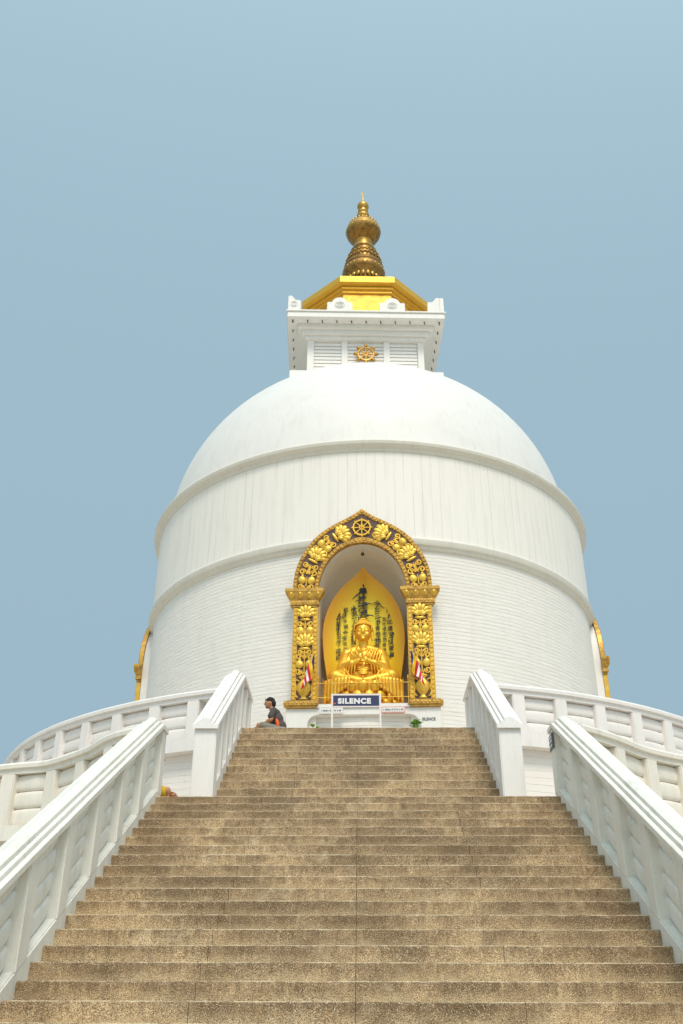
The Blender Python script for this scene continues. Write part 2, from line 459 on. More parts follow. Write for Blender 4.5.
flight('stone_staircase', 'narrower upper flight of weathered tan steps climbing to the golden shrine', ed, W2, 3, (0, Y2 - T2, ZLAND))

CAPP = [(-.195, 0), (-.195, .060), (-.185, .068), (-.150, .072), (-.146, .050), (-.134, .050), (-.130, .104), (-.118, .110), (-.092, .112), (-.088, .088), (-.076, .088), (-.072, .142), (-.040, .164), (0, .172),
        (.040, .164), (.072, .142), (.076, .088), (.088, .088), (.092, .112), (.118, .110), (.130, .104), (.134, .050), (.146, .050), (.150, .072), (.185, .068), (.195, .060), (.195, 0)]
def log_(mb, A, B, rv, rl, taper=.80, n=12, seg=20, box=.75):
    se = lambda c: math.copysign(abs(c) ** box, c)
    A = Vector(A); B = Vector(B); d = B - A; lat = Vector((-d.y, d.x, 0)).normalized(); up = Vector((0, 0, 1))
    rings = []
    for i in range(n + 1):
        t = i / n; e = abs(2 * t - 1); k = 1 - (1 - taper) * e ** 3
        rings.append([A + d * t + lat * se(math.cos(2 * PI * j / seg)) * rl * k + up * se(math.sin(2 * PI * j / seg)) * rv * k for j in range(seg)])
    mb.loft(rings)

def stair_balustrade(label, side, xc, half, path, zfoot, zbase, posts, m, rec_top, loc, sill=.10, nlog=4, newel=False):
    """path: cap-bottom line [(y, z)], zbase(y): nosing line, posts: list of post centres"""
    t = thing('stair_balustrade', label, 'balustrade', loc, 'balustrades beside the stairs')
    def ztop(y):
        for (ya, za), (yb, zb) in zip(path, path[1:]):
            if y <= yb: return za + (zb - za) * (y - ya) / (yb - ya)
        return path[-1][1]
    # stringer wall under the panels
    ys = sorted(set([path[0][0] + (.10 if newel else .03)] + [p[0] for p in path[1:-1]] + [path[-1][0] - .03]))
    rings = []
    mb = MB()
    for y in ys:
        zt = zbase(y) + sill
        rings.append([(xc - half, y, zfoot), (xc + half, y, zfoot), (xc + half, y, zt), (xc - half, y, zt)])
    mb.loft(rings).build('stringer', m, t, bevel=.014)
    # handrail: same section all along, ends cut plumb
    n = []
    for (ya, za), (yb, zb) in zip(path, path[1:]):
        k = max(2, int((yb - ya) / .5))
        n += [(ya + (yb - ya) * i / k, za + (zb - za) * i / k) for i in range(k)]
    n.append(path[-1])
    mb = MB()
    mb.loft([[(xc + x * side, y, z + dz) for x, dz in CAPP] for y, z in n])
    mb.build('handrail', m, t, smooth=28, jitter=.003)
    # posts
    pc = posts
    for y, w in pc:
        mb = MB(); rings = []
        for yy in (y - w / 2, y + w / 2):
            zf = zfoot if newel and (y, w) == pc[0] else zbase(yy) + sill - .03
            rings.append([(xc - half - .004, yy, zf), (xc + half + .004, yy, zf), (xc + half + .004, yy, ztop(yy) + .005), (xc - half - .004, yy, ztop(yy) + .005)])
        mb.loft(rings).build('post', m, t, bevel=.016)
    # bolster logs between posts
    for (ya, wa), (yb, wb) in zip(pc, pc[1:]):
        y0 = ya + wa / 2 - .01; y1 = yb - wb / 2 + .01; mb = MB()
        for i in range(nlog):
            f = (i + .5) / nlog
            A = (xc, y0, zbase(y0) + sill + (ztop(y0) - zbase(y0) - sill) * f)
            B = (xc, y1, zbase(y1) + sill + (ztop(y1) - zbase(y1) - sill) * f)
            hh = (ztop(y0) - zbase(y0) - sill) / nlog / 2
            log_(mb, A, B, hh * 1.03, .095, .84, 12, 24, .48)
        mb.build('panel', m, t, smooth=40)
    return t

nose1 = lambda y: Z1 + (min(y, Y1 + 17 * T1) - Y1) * R1 / T1
nose2 = lambda y: Z2 + (max(Y2 - T2, min(y, Y2 + 9 * T2)) - Y2) * R2 / T2
yb1 = Y1 - 11 * T1
def low_path():
    return [(yb1 - .15, nose1(yb1 - .15) + .985), (13.66, nose1(13.66) + .985), (13.99, nose1(13.66) + .985)]
posts1 = [(13.84, .27)] + [(13.84 - .12 - .965 * k, .27) for k in range(1, 9)]
posts1 = [(y, w) for y, w in posts1 if y > yb1 - .1] + [(yb1 + .05, .30)]
posts1 = sorted(posts1)
for s, lab in ((-1, 'cream white balustrade along the left edge of the lower stairs'), (1, 'cream white balustrade right of the lower stairs, small dark plaque at its top')):
    stair_balustrade(lab, s, s * (W1 + .195), .172, low_path(), GROUND, nose1, posts1, M['stair_rail_low'], 0, (s * (W1 + .195), yb1, GROUND))
up_path = [(14.22, nose2(14.28) + .975), (17.22, nose2(17.22) + .975), (18.66, nose2(17.22) + .975)]
posts2 = [(14.27 + .165, .33), (15.0, .20), (15.55, .20), (16.1, .20), (16.65, .20), (17.2, .20), (17.85, .2), (18.5, .24)]
for s, lab in ((-1, 'white balustrade along the left edge of the upper stairs, next to the seated man'), (1, 'white balustrade along the right edge of the upper stairs')):
    stair_balustrade(lab, s, s * (W2 + .215), .165, up_path, ZLAND, nose2, posts2, M['stair_rail_up'], 0, (s * (W2 + .215), 14.27, ZLAND), sill=.09, newel=True)

# ------------------------------------------------------------------ terraces and their curved balustrades
AX = Vector((.3467, 26.7586, 0))
def arc(rad, a0, a1, n):
    return [(AX.x + rad * math.sin(a0 + (a1 - a0) * i / n), AX.y - rad * math.cos(a0 + (a1 - a0) * i / n)) for i in range(n + 1)]
def catmull(pts, sub=8):
    out = []; p = [Vector(q) for q in pts]
    for i in range(len(p) - 1):
        a = p[max(i - 1, 0)]; b = p[i]; c = p[i + 1]; d = p[min(i + 2, len(p) - 1)]
        for k in range(sub):
            t = k / sub
            out.append(.5 * ((2 * b) + (c - a) * t + (2 * a - 5 * b + 4 * c - d) * t * t + (3 * b - a - 3 * c + d) * t ** 3))
    out.append(p[-1]); return out

class Path:
    def __init__(s, pts):
        s.p = [Vector((q[0], q[1])) for q in pts]; s.s = [0]
        for a, b in zip(s.p, s.p[1:]): s.s.append(s.s[-1] + (b - a).length)
        s.len = s.s[-1]
    def at(s, d):
        d = max(0, min(s.len, d))
        for i in range(len(s.s) - 1):
            if d <= s.s[i + 1] + 1e-9:
                u = (d - s.s[i]) / (s.s[i + 1] - s.s[i]); q = s.p[i].lerp(s.p[i + 1], u)
                a = s.p[max(i - 1, 0)]; b = s.p[min(i + 2, len(s.p) - 1)]
                return q, (b - a).normalized()
    def frames(s, d0, d1, n):
        return [s.at(d0 + (d1 - d0) * i / n) for i in range(n + 1)]

def sweep(mb, fr, prof):
    rings = []
    for q, t in fr:
        nrm = Vector((t.y, -t.x))
        rings.append([(q.x + nrm.x * u, q.y + nrm.y * u, z) for u, z in prof])
    mb.loft(rings)

RAILP = [(-.145, -.19), (-.145, -.115), (-.19, -.105), (-.195, -.045), (-.17, -.012), (-.10, 0), (.10, 0), (.17, -.012), (.195, -.045), (.19, -.105), (.145, -.115), (.145, -.19)]
def curved_balustrade(label, path, zr, post_s, m, drop, beam, loc, pw=.26, nlog=3):
    t = thing('terrace_balustrade', label, 'balustrade', loc, 'curved balustrades round the terraces')
    nseg = max(12, int(path.len / .22))
    mb = MB(); sweep(mb, path.frames(0, path.len, nseg), [(u, zr + z) for u, z in RAILP]); mb.build('top_rail', m, t, smooth=30, jitter=.003)
    mb = MB(); sweep(mb, path.frames(0, path.len, nseg), [(-.165, zr - beam), (.165, zr - beam), (.165, zr - drop), (-.165, zr - drop)]); mb.build('base_beam', m, t, smooth=30)
    def post(s0, w):
        q, tt = path.at(s0); nrm = Vector((tt.y, -tt.x)); mb = MB()
        mx = Matrix(((tt.x, nrm.x, 0, q.x), (tt.y, nrm.y, 0, q.y), (0, 0, 1, 0), (0, 0, 0, 1)))
        mb.box(-w / 2, w / 2, -.15, .15, zr - drop - .02, zr - .18, mx); mb.build('post', m, t, bevel=.016)
    for s0 in post_s: post(s0, pw)
    cuts = [-.0] + list(post_s) + [path.len]
    for a, b in zip(post_s, post_s[1:]):
        qa, _ = path.at(a + pw / 2 - .01); qb, _ = path.at(b - pw / 2 + .01)
        if (qb - qa).length < .1: continue
        mb = MB(); h = drop - .19
        for i in range(nlog):
            z = zr - drop + h * (i + .5) / nlog
            log_(mb, (qa.x, qa.y, z), (qb.x, qb.y, z), h / nlog / 2 * 1.0, .070, .88, 12, 22, .62)
        mb.build('panel', m, t, smooth=40)
    return t

ZR2 = 6.04; RT = 9.55
a_in = math.asin((2.32 - AX.x) / RT)
pr = Path(arc(RT, math.asin((2.50 - AX.x) / RT), PI * .995, 110))
base = math.asin((2.50 - AX.x) / RT) * RT
curved_balustrade('white curved balustrade of the upper terrace, right of the stairs', pr, ZR2,
                  [s - base for s in (2.686, 3.576, 4.479, 5.42, 6.349, 7.27, 8.2, 9.13, 10.06, 11, 11.95, 12.9, 13.85, 14.8, 15.75, 16.7)], M['upper_rail'], .92, 1.17, (pr.p[0].x, pr.p[0].y, ZTER))
base = math.asin((2.50 + AX.x) / RT) * RT
pl = Path(arc(RT, -math.asin((2.50 + AX.x) / RT), -PI * .995, 110))
curved_balustrade('white curved balustrade of the upper terrace, left of the stairs', pl, ZR2,
                  [s - base for s in (3.56, 4.449, 5.42, 6.349, 7.3, 8.25, 9.2, 10.14, 11.05, 12, 12.95, 13.9, 14.85, 15.8, 16.75)], M['upper_rail'], .92, 1.17, (pl.p[0].x, pl.p[0].y, ZTER))

RL = 12.6
lptsL = catmull([(-3.12, 13.72), (-3.50, 13.98), (-3.74, 14.26), (-4.15, 14.81), (-4.97, 15.55), (-5.48, 15.71), (-6.01, 15.90), (-6.9, 16.42), (-7.7, 17.07)], 6)
lptsR = catmull([(3.12, 13.62), (3.46, 13.90), (3.78, 14.20), (4.24, 14.70), (4.68, 15.05), (5.24, 15.38), (5.9, 15.62), (6.7, 15.86), (7.6, 16.42)], 6)
endL = lptsL[-1]; aL = math.atan2(endL[0] - AX.x, AX.y - endL[1]); rl = math.hypot(endL[0] - AX.x, endL[1] - AX.y)
endR = lptsR[-1]; aR = math.atan2(endR[0] - AX.x, AX.y - endR[1]); rr_ = math.hypot(endR[0] - AX.x, endR[1] - AX.y)
LP = Path(list(lptsL) + arc(rl, aL, -PI * .7, 70)[1:]); RP = Path(list(lptsR) + arc(rr_, aR, PI * .7, 70)[1:])
ZR1 = 4.1
def nearest_s(path, x):
    best = min(range(400), key=lambda i: abs(path.at(path.len * .35 * i / 400)[0].x - x)); return path.len * .35 * best / 400
sL = [nearest_s(LP, x) for x in (-3.62, -4.255, -4.873, -5.699)]; sL += [sL[-1] + .9 * k for k in range(1, 20)]
sR = [nearest_s(RP, x) for x in (3.821, 4.449, 5.121)]; sR = [sR[0] - .72] + sR + [sR[-1] + .9 * k for k in range(1, 20)]
curved_balustrade('cream curved balustrade of the lower terrace, left of the stairs', LP, ZR1, sL, M['lower_rail'], 1.015, 1.25, (LP.p[0].x, LP.p[0].y, ZLAND))
curved_balustrade('cream curved balustrade of the lower terrace, right of the stairs', RP, ZR1, sR, M['lower_rail'], 1.015, 1.25, (RP.p[0].x, RP.p[0].y, ZLAND))

# terrace bodies
t = thing('upper_terrace', 'round white terrace with coursed wall carrying the pagoda', 'terrace', (AX.x, AX.y, ZLAND))
MB().lathe([(RT - .06, ZLAND - .3), (RT - .06, ZR2 - 1.16)], 160, (AX.x, AX.y)).build('wall', M['terrace_wall'], t, smooth=40)
MB().lathe([(.01, ZTER), (RT - .10, ZTER), (RT - .10, ZTER - .1)], 120, (AX.x, AX.y)).build('paving', M['terrace_floor'], t, smooth=30)
mb = MB()
outl = [(p.x, p.y) for p in reversed(RP.p)] + [(3.0, 13.655), (-3.0, 13.655)] + [(p.x, p.y) for p in LP.p]
t = thing('lower_terrace', 'broad cream lower terrace behind the lower stairs, landing in its middle', 'terrace', (AX.x, AX.y, GROUND))
mb.loft([[(x, y, GROUND - .05) for x, y in outl], [(x, y, ZR1 - 1.24) for x, y in outl]], True, False).build('wall', M['lower_rail'], t)
mb = MB(); zf = ZLAND - .006
ins = [(AX.x + (x - AX.x) * .992, AX.y + (y - AX.y) * .992) if abs(x) > 3.05 else (x, y + .45) for x, y in outl]
mb.add([(x, y, zf) for x, y in ins] + [(AX.x, AX.y, zf)], [(i, (i + 1) % len(ins), len(ins)) for i in range(len(ins))]).build('paving', M['terrace_floor'], t)

# ------------------------------------------------------------------ pagoda
PHI = -.0366
pag = thing('pagoda', 'white domed stupa with gold niche, square white turret and gilded spire', 'pagoda', (AX.x, AX.y, ZTER), None, PHI)
O = AX.copy(); O.z = 0
QN = 6.485                       # niche face distance from the axis
def px(x, y, z): return (AX.x + x, AX.y + y, z)
# niche openings in the masonry
OUT = [(0, 11.53), (.13, 11.42), (.27, 11.325), (.50, 11.20), (.68, 11.10), (.86, 10.985), (1.02, 10.855), (1.17, 10.70), (1.30, 10.51), (1.42, 10.31), (1.51, 10.12), (1.585, 9.88), (1.62, 9.62), (1.63, 9.36)]
INN = [(1.025 * math.sin(a), 9.35 + 1.255 * math.cos(a)) for a in [PI / 2 * i / 12 for i in range(13)]]
def zout(x):
    x = abs(x)
    for (xa, za), (xb, zb) in zip(OUT, OUT[1:]):
        if x <= xb: return za + (zb - za) * (x - xa) / (xb - xa)
    return 0
def masonry(name, prof, m, seg=240):
    """wall of revolution left open where the niches are"""
    mb = MB(); n = seg; vs = []; fs = []; k = len(prof)
    for i in range(n):
        a = 2 * PI * i / n
        vs += [px(r * math.sin(a), -r * math.cos(a), z) for r, z in prof]
    for i in range(n):
        j = (i + 1) % n; am = 2 * PI * (i + .5) / n
        for q in range(k - 1):
            z = (prof[q][1] + prof[q + 1][1]) / 2; r = prof[q][0]; hole = False
            for c in (0, PI / 2, -PI / 2):
                d = (am - c + PI) % (2 * PI) - PI
                if abs(d) < .5:
                    x = abs(r * math.sin(d))
                    if x < 1.22 and 6.5 < z < zout(x) - .20: hole = True
            if not hole: fs.append((i * k + q, j * k + q, j * k + q + 1, i * k + q + 1))
    mb.add(vs, fs); return mb.build(name, m, pag, smooth=40)
zs = [ZTER - .02 + (10.52 - ZTER + .02) * i / 34 for i in range(35)]
masonry('brick_drum', [(6.40, z) for z in zs], M['drum'])
zs = [10.75 + (13.24 - 10.75) * i / 16 for i in range(17)]
masonry('board_marked_band', [(6.475, z) for z in zs], M['band'])
def moulding(prof, gaps):
    mb = MB()
    if not gaps: mb.ring(prof, 200, (AX.x, AX.y))
    else:
        g = .183
        for a0, a1 in ((g, PI / 2 - g), (PI / 2 + g, 3 * PI / 2 - g), (3 * PI / 2 + g, 2 * PI - g)):
            mb.ring(prof, int((a1 - a0) * 36), (AX.x, AX.y), a0, a1)
    mb.build('cornice_ring', M['moulding'], pag, smooth=24)
moulding([(6.30, 10.465), (6.42, 10.47), (6.47, 10.50), (6.48, 10.55), (6.53, 10.58), (6.555, 10.64), (6.565, 10.71), (6.54, 10.76), (6.48, 10.79), (6.30, 10.80)], True)
moulding([(6.30, 13.20), (6.50, 13.21), (6.53, 13.25), (6.54, 13.29), (6.60, 13.32), (6.645, 13.37), (6.665, 13.44), (6.64, 13.50), (6.40, 13.55), (6.10, 13.56)], False)
prof = []
for i in range(40):
    a = PI / 2 * i / 39; prof.append((max(6.25 * math.cos(a) ** (2 / 2.1), .01), 13.30 + 6.0 * math.sin(a) ** (2 / 2.1)))
MB().lathe(prof, 160, (AX.x - .06, AX.y)).build('dome', M['dome'], pag, smooth=60)

# ---- ornament kit (drawn in a plane: u right, v up, d out of the wall)
class Orn:
    """gathers raised ornament on a local frame; put(u, v, d) -> point on the wall plane"""
    def __init__(s, fr, lift=.045): s.mb = MB(); s.fr = fr; s.lift = lift
    def P(s, u, v, d, loc):
        (cu, cv, ang, sc) = loc; u *= sc; v *= sc; d *= sc if sc < 1 else 1
        return (cu + u * math.cos(ang) - v * math.sin(ang), cv + u * math.sin(ang) + v * math.cos(ang), d + s.lift)
    def pet(s, loc, u, v, ru, rv, rot, d=.03, thick=.05):
        vs = []; nu, nv = 9, 5; fs = []
        for i in range(nv + 1):
            th = PI * i / nv
            for j in range(nu):
                ph = 2 * PI * j / nu
                a = ru * math.sin(th) * math.cos(ph); b = rv * math.cos(th); c = thick * math.sin(th) * math.sin(ph)
                uu = u + a * math.cos(rot) - b * math.sin(rot); vv = v + a * math.sin(rot) + b * math.cos(rot)
                vs.append(s.fr(*s.P(uu, vv, d + c, loc)))
        for i in range(nv):
            for j in range(nu):
                k = (j + 1) % nu; fs.append((i * nu + j, (i + 1) * nu + j, (i + 1) * nu + k, i * nu + k))
        s.mb.add(vs, fs)
    def line(s, loc, pts, r, d=.03):
        s.mb.tube([s.fr(*s.P(u, v, d, loc)) for u, v in pts], r, 6)
    def curl(s, loc, u, v, r0, sgn, start, turns=1.25, rad=.027, d=.035):
        pts = []
        for i in range(15):
            t = i / 14; a = start + sgn * turns * 2 * PI * t; r = r0 * (1 - .78 * t)
            pts.append((u + r * math.cos(a), v + r * math.sin(a)))
        s.line(loc, pts, lambda q: rad * (.65 + .5 * q), d)
    def lotus(s, loc, w=.24):
        k = w / .24
        for i, a in enumerate((-78, -52, -26, 0, 26, 52, 78)):
            r = R(a); ln = (.12 if abs(a) < 60 else .10) * k
            s.pet(loc, -math.sin(r) * ln * .95, math.cos(r) * ln * .85 + .02 * k, .048 * k, .095 * k, r, .035 + .012 * (3 - abs(i - 3)), .045)
        for a in (-60, -30, 0, 30, 60):
            r = R(a); s.pet(loc, -math.sin(r) * .075 * k, math.cos(r) * .06 * k - .03 * k, .036 * k, .06 * k, r * .8, .07, .04)
        s.pet(loc, 0, -.07 * k, .10 * k, .028 * k, 0, .045, .04)
    def leaves(s, loc, k=1):
        for q in (-1, 1):
            s.pet(loc, q * .085 * k, 0, .072 * k, .085 * k, q * -.35, .035, .05)
            s.pet(loc, q * .085 * k, .085 * k, .028 * k, .035 * k, q * -.6, .035, .035)
    def curls(s, loc, k=1, up=1):
        for q in (-1, 1):
            s.curl(loc, q * .10 * k, 0, .062 * k, q * up, PI / 2 * (1 + q) if up > 0 else PI / 2 * (1 + q), 1.3, .027)
            s.line(loc, [(q * .015 * k, -.10 * k * up), (q * .02 * k, -.03 * k), (q * .05 * k, .02 * k)], .017)
    def stem(s, loc, l): s.line(loc, [(0, -l), (0, l)], .016)
    def vase(s, loc):
        rings = []
        for v, r in ((-.27, .085), (-.245, .095), (-.22, .06), (-.19, .055), (-.15, .10), (-.07, .15), (.01, .165), (.07, .155), (.12, .12), (.16, .07), (.20, .068), (.225, .11), (.25, .13), (.27, .12)):
            rings.append([s.fr(*s.P(r * math.cos(PI * j / 12 * 2), v, .02 + .75 * r * math.sin(PI * j / 12 * 2), loc)) for j in range(12)])
        s.mb.loft(rings)
        for q in (-1, 1):
            s.line(loc, [(q * .10, .15), (q * .16, .19), (q * .20, .14), (q * .185, .07), (q * .17, -.02), (q * .19, -.11), (q * .18, -.19), (q * .13, -.22)], .02)
            s.curl(loc, q * .185, -.17, .035, q, 0, 1, .014)
    def wheel(s, loc, r, spokes=8, knobs=False, rim=.024):
        s.line(loc, [(r * math.cos(2 * PI * i / 32), r * math.sin(2 * PI * i / 32)) for i in range(33)], rim, .05)
        s.line(loc, [(r * .28 * math.cos(2 * PI * i / 16), r * .28 * math.sin(2 * PI * i / 16)) for i in range(17)], rim * .8, .055)
        s.pet(loc, 0, 0, r * .17, r * .17, 0, .06, .05)
        for i in range(spokes):
            a = 2 * PI * i / spokes
            s.line(loc, [(0, 0), (r * .97 * math.cos(a), r * .97 * math.sin(a))], rim * .62, .048)
            rr = r * (1.30 if knobs else 1.16)
            s.line(loc, [(r * math.cos(a), r * math.sin(a)), (rr * math.cos(a), rr * math.sin(a))], rim * (.9 if knobs else .6), .05)
            s.pet(loc, rr * math.cos(a), rr * math.sin(a), rim * (2.0 if knobs else .9), rim * (1.5 if knobs else .9), a, .05, rim * 1.3)

ZB0, ZB1, ZC0, ZC1 = 6.51, 6.68, 8.925, 9.365
def niche_set(rot):
    """gilded arch, pilasters, capitals, plinths and white surround on one side of the drum; returns nothing"""
    c, s = math.cos(rot), math.sin(rot)
    def fr(u, v, d):        # wall plane of this niche; the gilded dressing is a shallow relief
        d = .62 * d - .03 if d > -.1015 else d + .008
        y = -(QN + d); return px(u * c - y * s, u * s + y * c, v)
    def mbx(mb, u0, u1, d0, d1, v0, v1):
        vs = [fr(u, v, d) for u in (u0, u1) for d in (d0, d1) for v in (v0, v1)]
        mb.add(vs, [(0, 1, 3, 2), (4, 6, 7, 5), (0, 4, 5, 1), (2, 3, 7, 6), (0, 2, 6, 4), (1, 5, 7, 3)]); return mb
    def band(mb, lo, hi, d0, d1):
        """flat strip between two outlines, thickened"""
        rings = [[fr(a[0], a[1], d0), fr(b[0], b[1], d0), fr(b[0], b[1], d1), fr(a[0], a[1], d1)] for a, b in zip(lo, hi)]
        mb.loft(rings); return mb
    def both(half): return [(-x, z) for x, z in reversed(half)] + list(half[1:])
    def resample(poly, n):
        P = Path(poly); return [tuple(P.at(P.len * i / n)[0]) for i in range(n + 1)]
    NS = 48
    outer = resample(both(OUT), NS); inner = resample(both(INN), NS)
    mixl = lambda f: [(a[0] + (b[0] - a[0]) * f, a[1] + (b[1] - a[1]) * f) for a, b in zip(outer, inner)]
    frame = band(MB(), mixl(.04), mixl(.97), -.10, .055).build('niche_arch', M['dark'], pag)
    band(MB(), mixl(.10), mixl(.99), -.42, -.102).build('surround', M['trim'], frame)
    mb = MB()
    for s_ in (-1, 1):
        a, b = sorted((s_ * 1.045, s_ * 1.575)); mbx(mb, a, b, -.55, -.102, ZTER, ZC1 - .002)
    mb.build('surround', M['trim'], frame)
    # rims with bead segments
    for lo, hi, nm in ((0, .15, 'outer_rim'), (.84, 1.0, 'inner_rim')):
        mb = band(MB(), mixl(lo), mixl(hi), -.10, .085)
        P = Path(mixl((lo + hi) / 2)); n = int(P.len / .098)
        for i in range(n):
            q, t_ = P.at(P.len * (i + .5) / n); an = math.atan2(t_.y, t_.x)
            hw = .047 if nm == 'outer_rim' else .05
            vs = []
            for du, dv, dd in ((-.038, -hw, .08), (.038, -hw, .08), (.038, hw, .08), (-.038, hw, .08), (-.026, -hw * .6, .118), (.026, -hw * .6, .118), (.026, hw * .6, .118), (-.026, hw * .6, .118)):
                vs.append(fr(q.x + du * math.cos(an) - dv * math.sin(an), q.y + du * math.sin(an) + dv * math.cos(an), dd))
            mb.add(vs, [(0, 1, 5, 4), (1, 2, 6, 5), (2, 3, 7, 6), (3, 0, 4, 7), (4, 5, 6, 7)])
        mb.build(nm, M['gold_old'], frame)
    # soffit lining of the arch, gold underside
    # pilasters
    for s_ in (-1, 1):
        a, b = sorted((s_ * 1.05, s_ * 1.59))
        mb = mbx(MB(), a, b, -.10, .05, ZB1, ZC0); mb.build('pilaster', M['dark'], frame)
        mb = MB()
        for e0, e1 in ((s_ * 1.03, s_ * 1.145), (s_ * 1.50, s_ * 1.605)):
            e0, e1 = sorted((e0, e1)); mbx(mb, e0, e1, -.098, .082, ZB1 + .002, ZC0 - .002)
            n = 21
            for i in range(n):
                v = ZB1 + (ZC0 - ZB1) * (i + .5) / n; h = (ZC0 - ZB1) / n * .40; m_ = (e0 + e1) / 2; w_ = (e1 - e0) * .42
                vs = [fr(m_ + du * w_, v + dv * h, dd) for du, dv, dd in ((-1, -1, .08), (1, -1, .08), (1, 1, .08), (-1, 1, .08), (-.6, -.6, .112), (.6, -.6, .112), (.6, .6, .112), (-.6, .6, .112))]
                mb.add(vs, [(0, 1, 5, 4), (1, 2, 6, 5), (2, 3, 7, 6), (3, 0, 4, 7), (4, 5, 6, 7)])
        mb.build('pilaster_border', M['gold'], frame)
        o = Orn(fr); uc = s_ * 1.322
        ov = lambda v, k=1.0: (uc, v, 0, k)
        o.vase(ov(6.98)); o.curls(ov(7.36), 1.25, 1); o.leaves(ov(7.535), 1.25); o.curls(ov(7.71), 1.2, -1); o.curls(ov(7.83), 1.0, 1)
        o.lotus(ov(8.00), .31); o.curls(ov(8.21), 1.2, -1); o.leaves(ov(8.35), 1.25); o.curls(ov(8.52), 1.15, 1); o.lotus(ov(8.71), .31)
        o.stem(ov(7.62), .3); o.stem(ov(8.34), .25)
        o.mb.build('relief', M['relief'], frame, smooth=50)
        # base
        mb = MB(); a, b = sorted((s_ * .985, s_ * 1.755))
        mbx(mb, a + .05, b - .05, -.10, .16, ZB0, ZB0 + .05); mbx(mb, a, b, -.10, .21, ZB0 + .05, ZB1 - .03); mbx(mb, a + .05, b - .05, -.10, .15, ZB1 - .03, ZB1)
        for i in range(9):
            u = a + (b - a) * (i + .5) / 9; vs = [fr(u + du * .032, (ZB0 + ZB1 + .02) / 2 + dv * .035, dd) for du, dv, dd in ((-1, -1, .205), (1, -1, .205), (1, 1, .205), (-1, 1, .205), (0, 0, .235))]
            mb.add(vs, [(0, 1, 4), (1, 2, 4), (2, 3, 4), (3, 0, 4)])
        mb.build('base', M['gold_old'], frame)
        # capital: lower band and flaring lotus block
        mb = MB(); m_ = s_ * 1.345
        mbx(mb, m_ - .30, m_ + .30, -.10, .11, ZC0, ZC0 + .05); mbx(mb, m_ - .335, m_ + .335, -.10, .15, ZC0 + .05, ZC0 + .17)
        rings = []
        for v, w_, d_ in ((ZC0 + .17, .33, .13), (ZC0 + .21, .36, .15), (ZC0 + .29, .41, .19), (ZC0 + .36, .445, .215), (ZC0 + .38, .46, .23), (ZC1 + .02, .46, .23)):
            rings.append([fr(m_ - w_, v, -.10), fr(m_ + w_, v, -.10), fr(m_ + w_, v, d_), fr(m_ - w_, v, d_)])
        mb.loft(rings)
        for i in range(8):
            u = m_ - .30 + .6 * (i + .5) / 8
            vs = [fr(u + du * .03, ZC0 + .11 + dv * .04, dd) for du, dv, dd in ((-1, -1, .148), (1, -1, .148), (1, 1, .148), (-1, 1, .148), (0, 0, .175))]
            mb.add(vs, [(0, 1, 4), (1, 2, 4), (2, 3, 4), (3, 0, 4)])
        mb.build('capital', M['gold_old'], frame, bevel=.008)
        o = Orn(fr)
        for i in range(4):
            o = Orn(fr); u = m_ + (-.315 + .21 * i)
            o.pet((u, ZC0 + .30, 0, 1), 0, 0, .085, .095, 0, .10, .09)
            o.pet((u, ZC0 + .315, 0, 1), 0, 0, .045, .055, 0, .16, .06)
            o.mb.build('capital_boss', M['gold'], frame, smooth=60)
    # arch relief
    o = Orn(fr); P = Path(mixl(.495)); half = P.len / 2
    def on(f, k=1.0, flip=1, turn=0):
        for sg in (-1, 1):
            d = half * (1 - f) if sg < 0 else half * (1 + f)
            q, t_ = P.at(d); an = math.atan2(t_.y, t_.x)
            yield (q.x, q.y, an + (PI / 2 if sg > 0 else -PI / 2) * flip + (0 if flip > 0 else PI) * 0 + turn * sg, k)
    # frames whose v axis runs up along the band toward the apex
    def up(f, k=1.0):
        for sg in (-1, 1):
            d = half * (1 - f) if sg < 0 else half * (1 + f)
            q, t_ = P.at(d); an = math.atan2(t_.y, t_.x)
            yield (q.x, q.y, (an - PI / 2) if sg < 0 else (an + PI / 2), k)
    for f, kind, k in ((.955, 'curls', 1.2), (.885, 'leaves', 1.3), (.80, 'curlsd', 1.35), (.72, 'curls', 1.25), (.62, 'lotus', .33), (.53, 'curlsd', 1.3), (.455, 'leaves', 1.3), (.375, 'curls', 1.3), (.265, 'lotus', .34), (.17, 'curls', 1.2)):
        for loc in up(f):
            if kind == 'curls': o.curls(loc, k, 1)
            elif kind == 'curlsd': o.curls(loc, k, -1)
            elif kind == 'leaves': o.leaves(loc, k)
            else: o.lotus(loc, k)
    for f in (.9, .76, .56, .42): 
        for loc in up(f): o.stem(loc, .12)
    o.wheel((0, 11.0, 0, 1), .205, 8, False, .026)
    o.mb.build('relief', M['relief'], frame, smooth=50)
    return fr, mbx
fr0, mbx0 = niche_set(0)
niche_set(PI / 2); niche_set(-PI / 2)

# recess of the three niches (plaster vault, back wall, floor)
def recess(rot):
    c, s = math.cos(rot), math.sin(rot)
    def fr(u, v, d): y = -(QN + d); return px(u * c - y * s, u * s + y * c, v)
    out = [(-1.035, ZB0 + .05)] + [(-x * 1.015, z + .01) for x, z in reversed(INN)] + [(x * 1.015, z + .01) for x, z in INN[1:]] + [(1.035, ZB0 + .05)]
    mb = MB(); rings = []
    for d, k in ((-.101, 1), (-.75, 1), (-1.05, .97), (-1.25, .88), (-1.36, .72)):
        rings.append([fr(u * k, ZB0 + .05 + (v - ZB0 - .05) * (1 - (1 - k) * .55), d) for u, v in out])
    mb.loft(rings, closed=False, caps=False)
    mb.add(rings[-1], [tuple(range(len(out)))])
    mb.add([fr(-1.04, ZB0 + .07, -.10), fr(1.04, ZB0 + .07, -.10), fr(1.04, ZB0 + .07, -1.4), fr(-1.04, ZB0 + .07, -1.4)], [(0, 1, 2, 3)])
    return mb
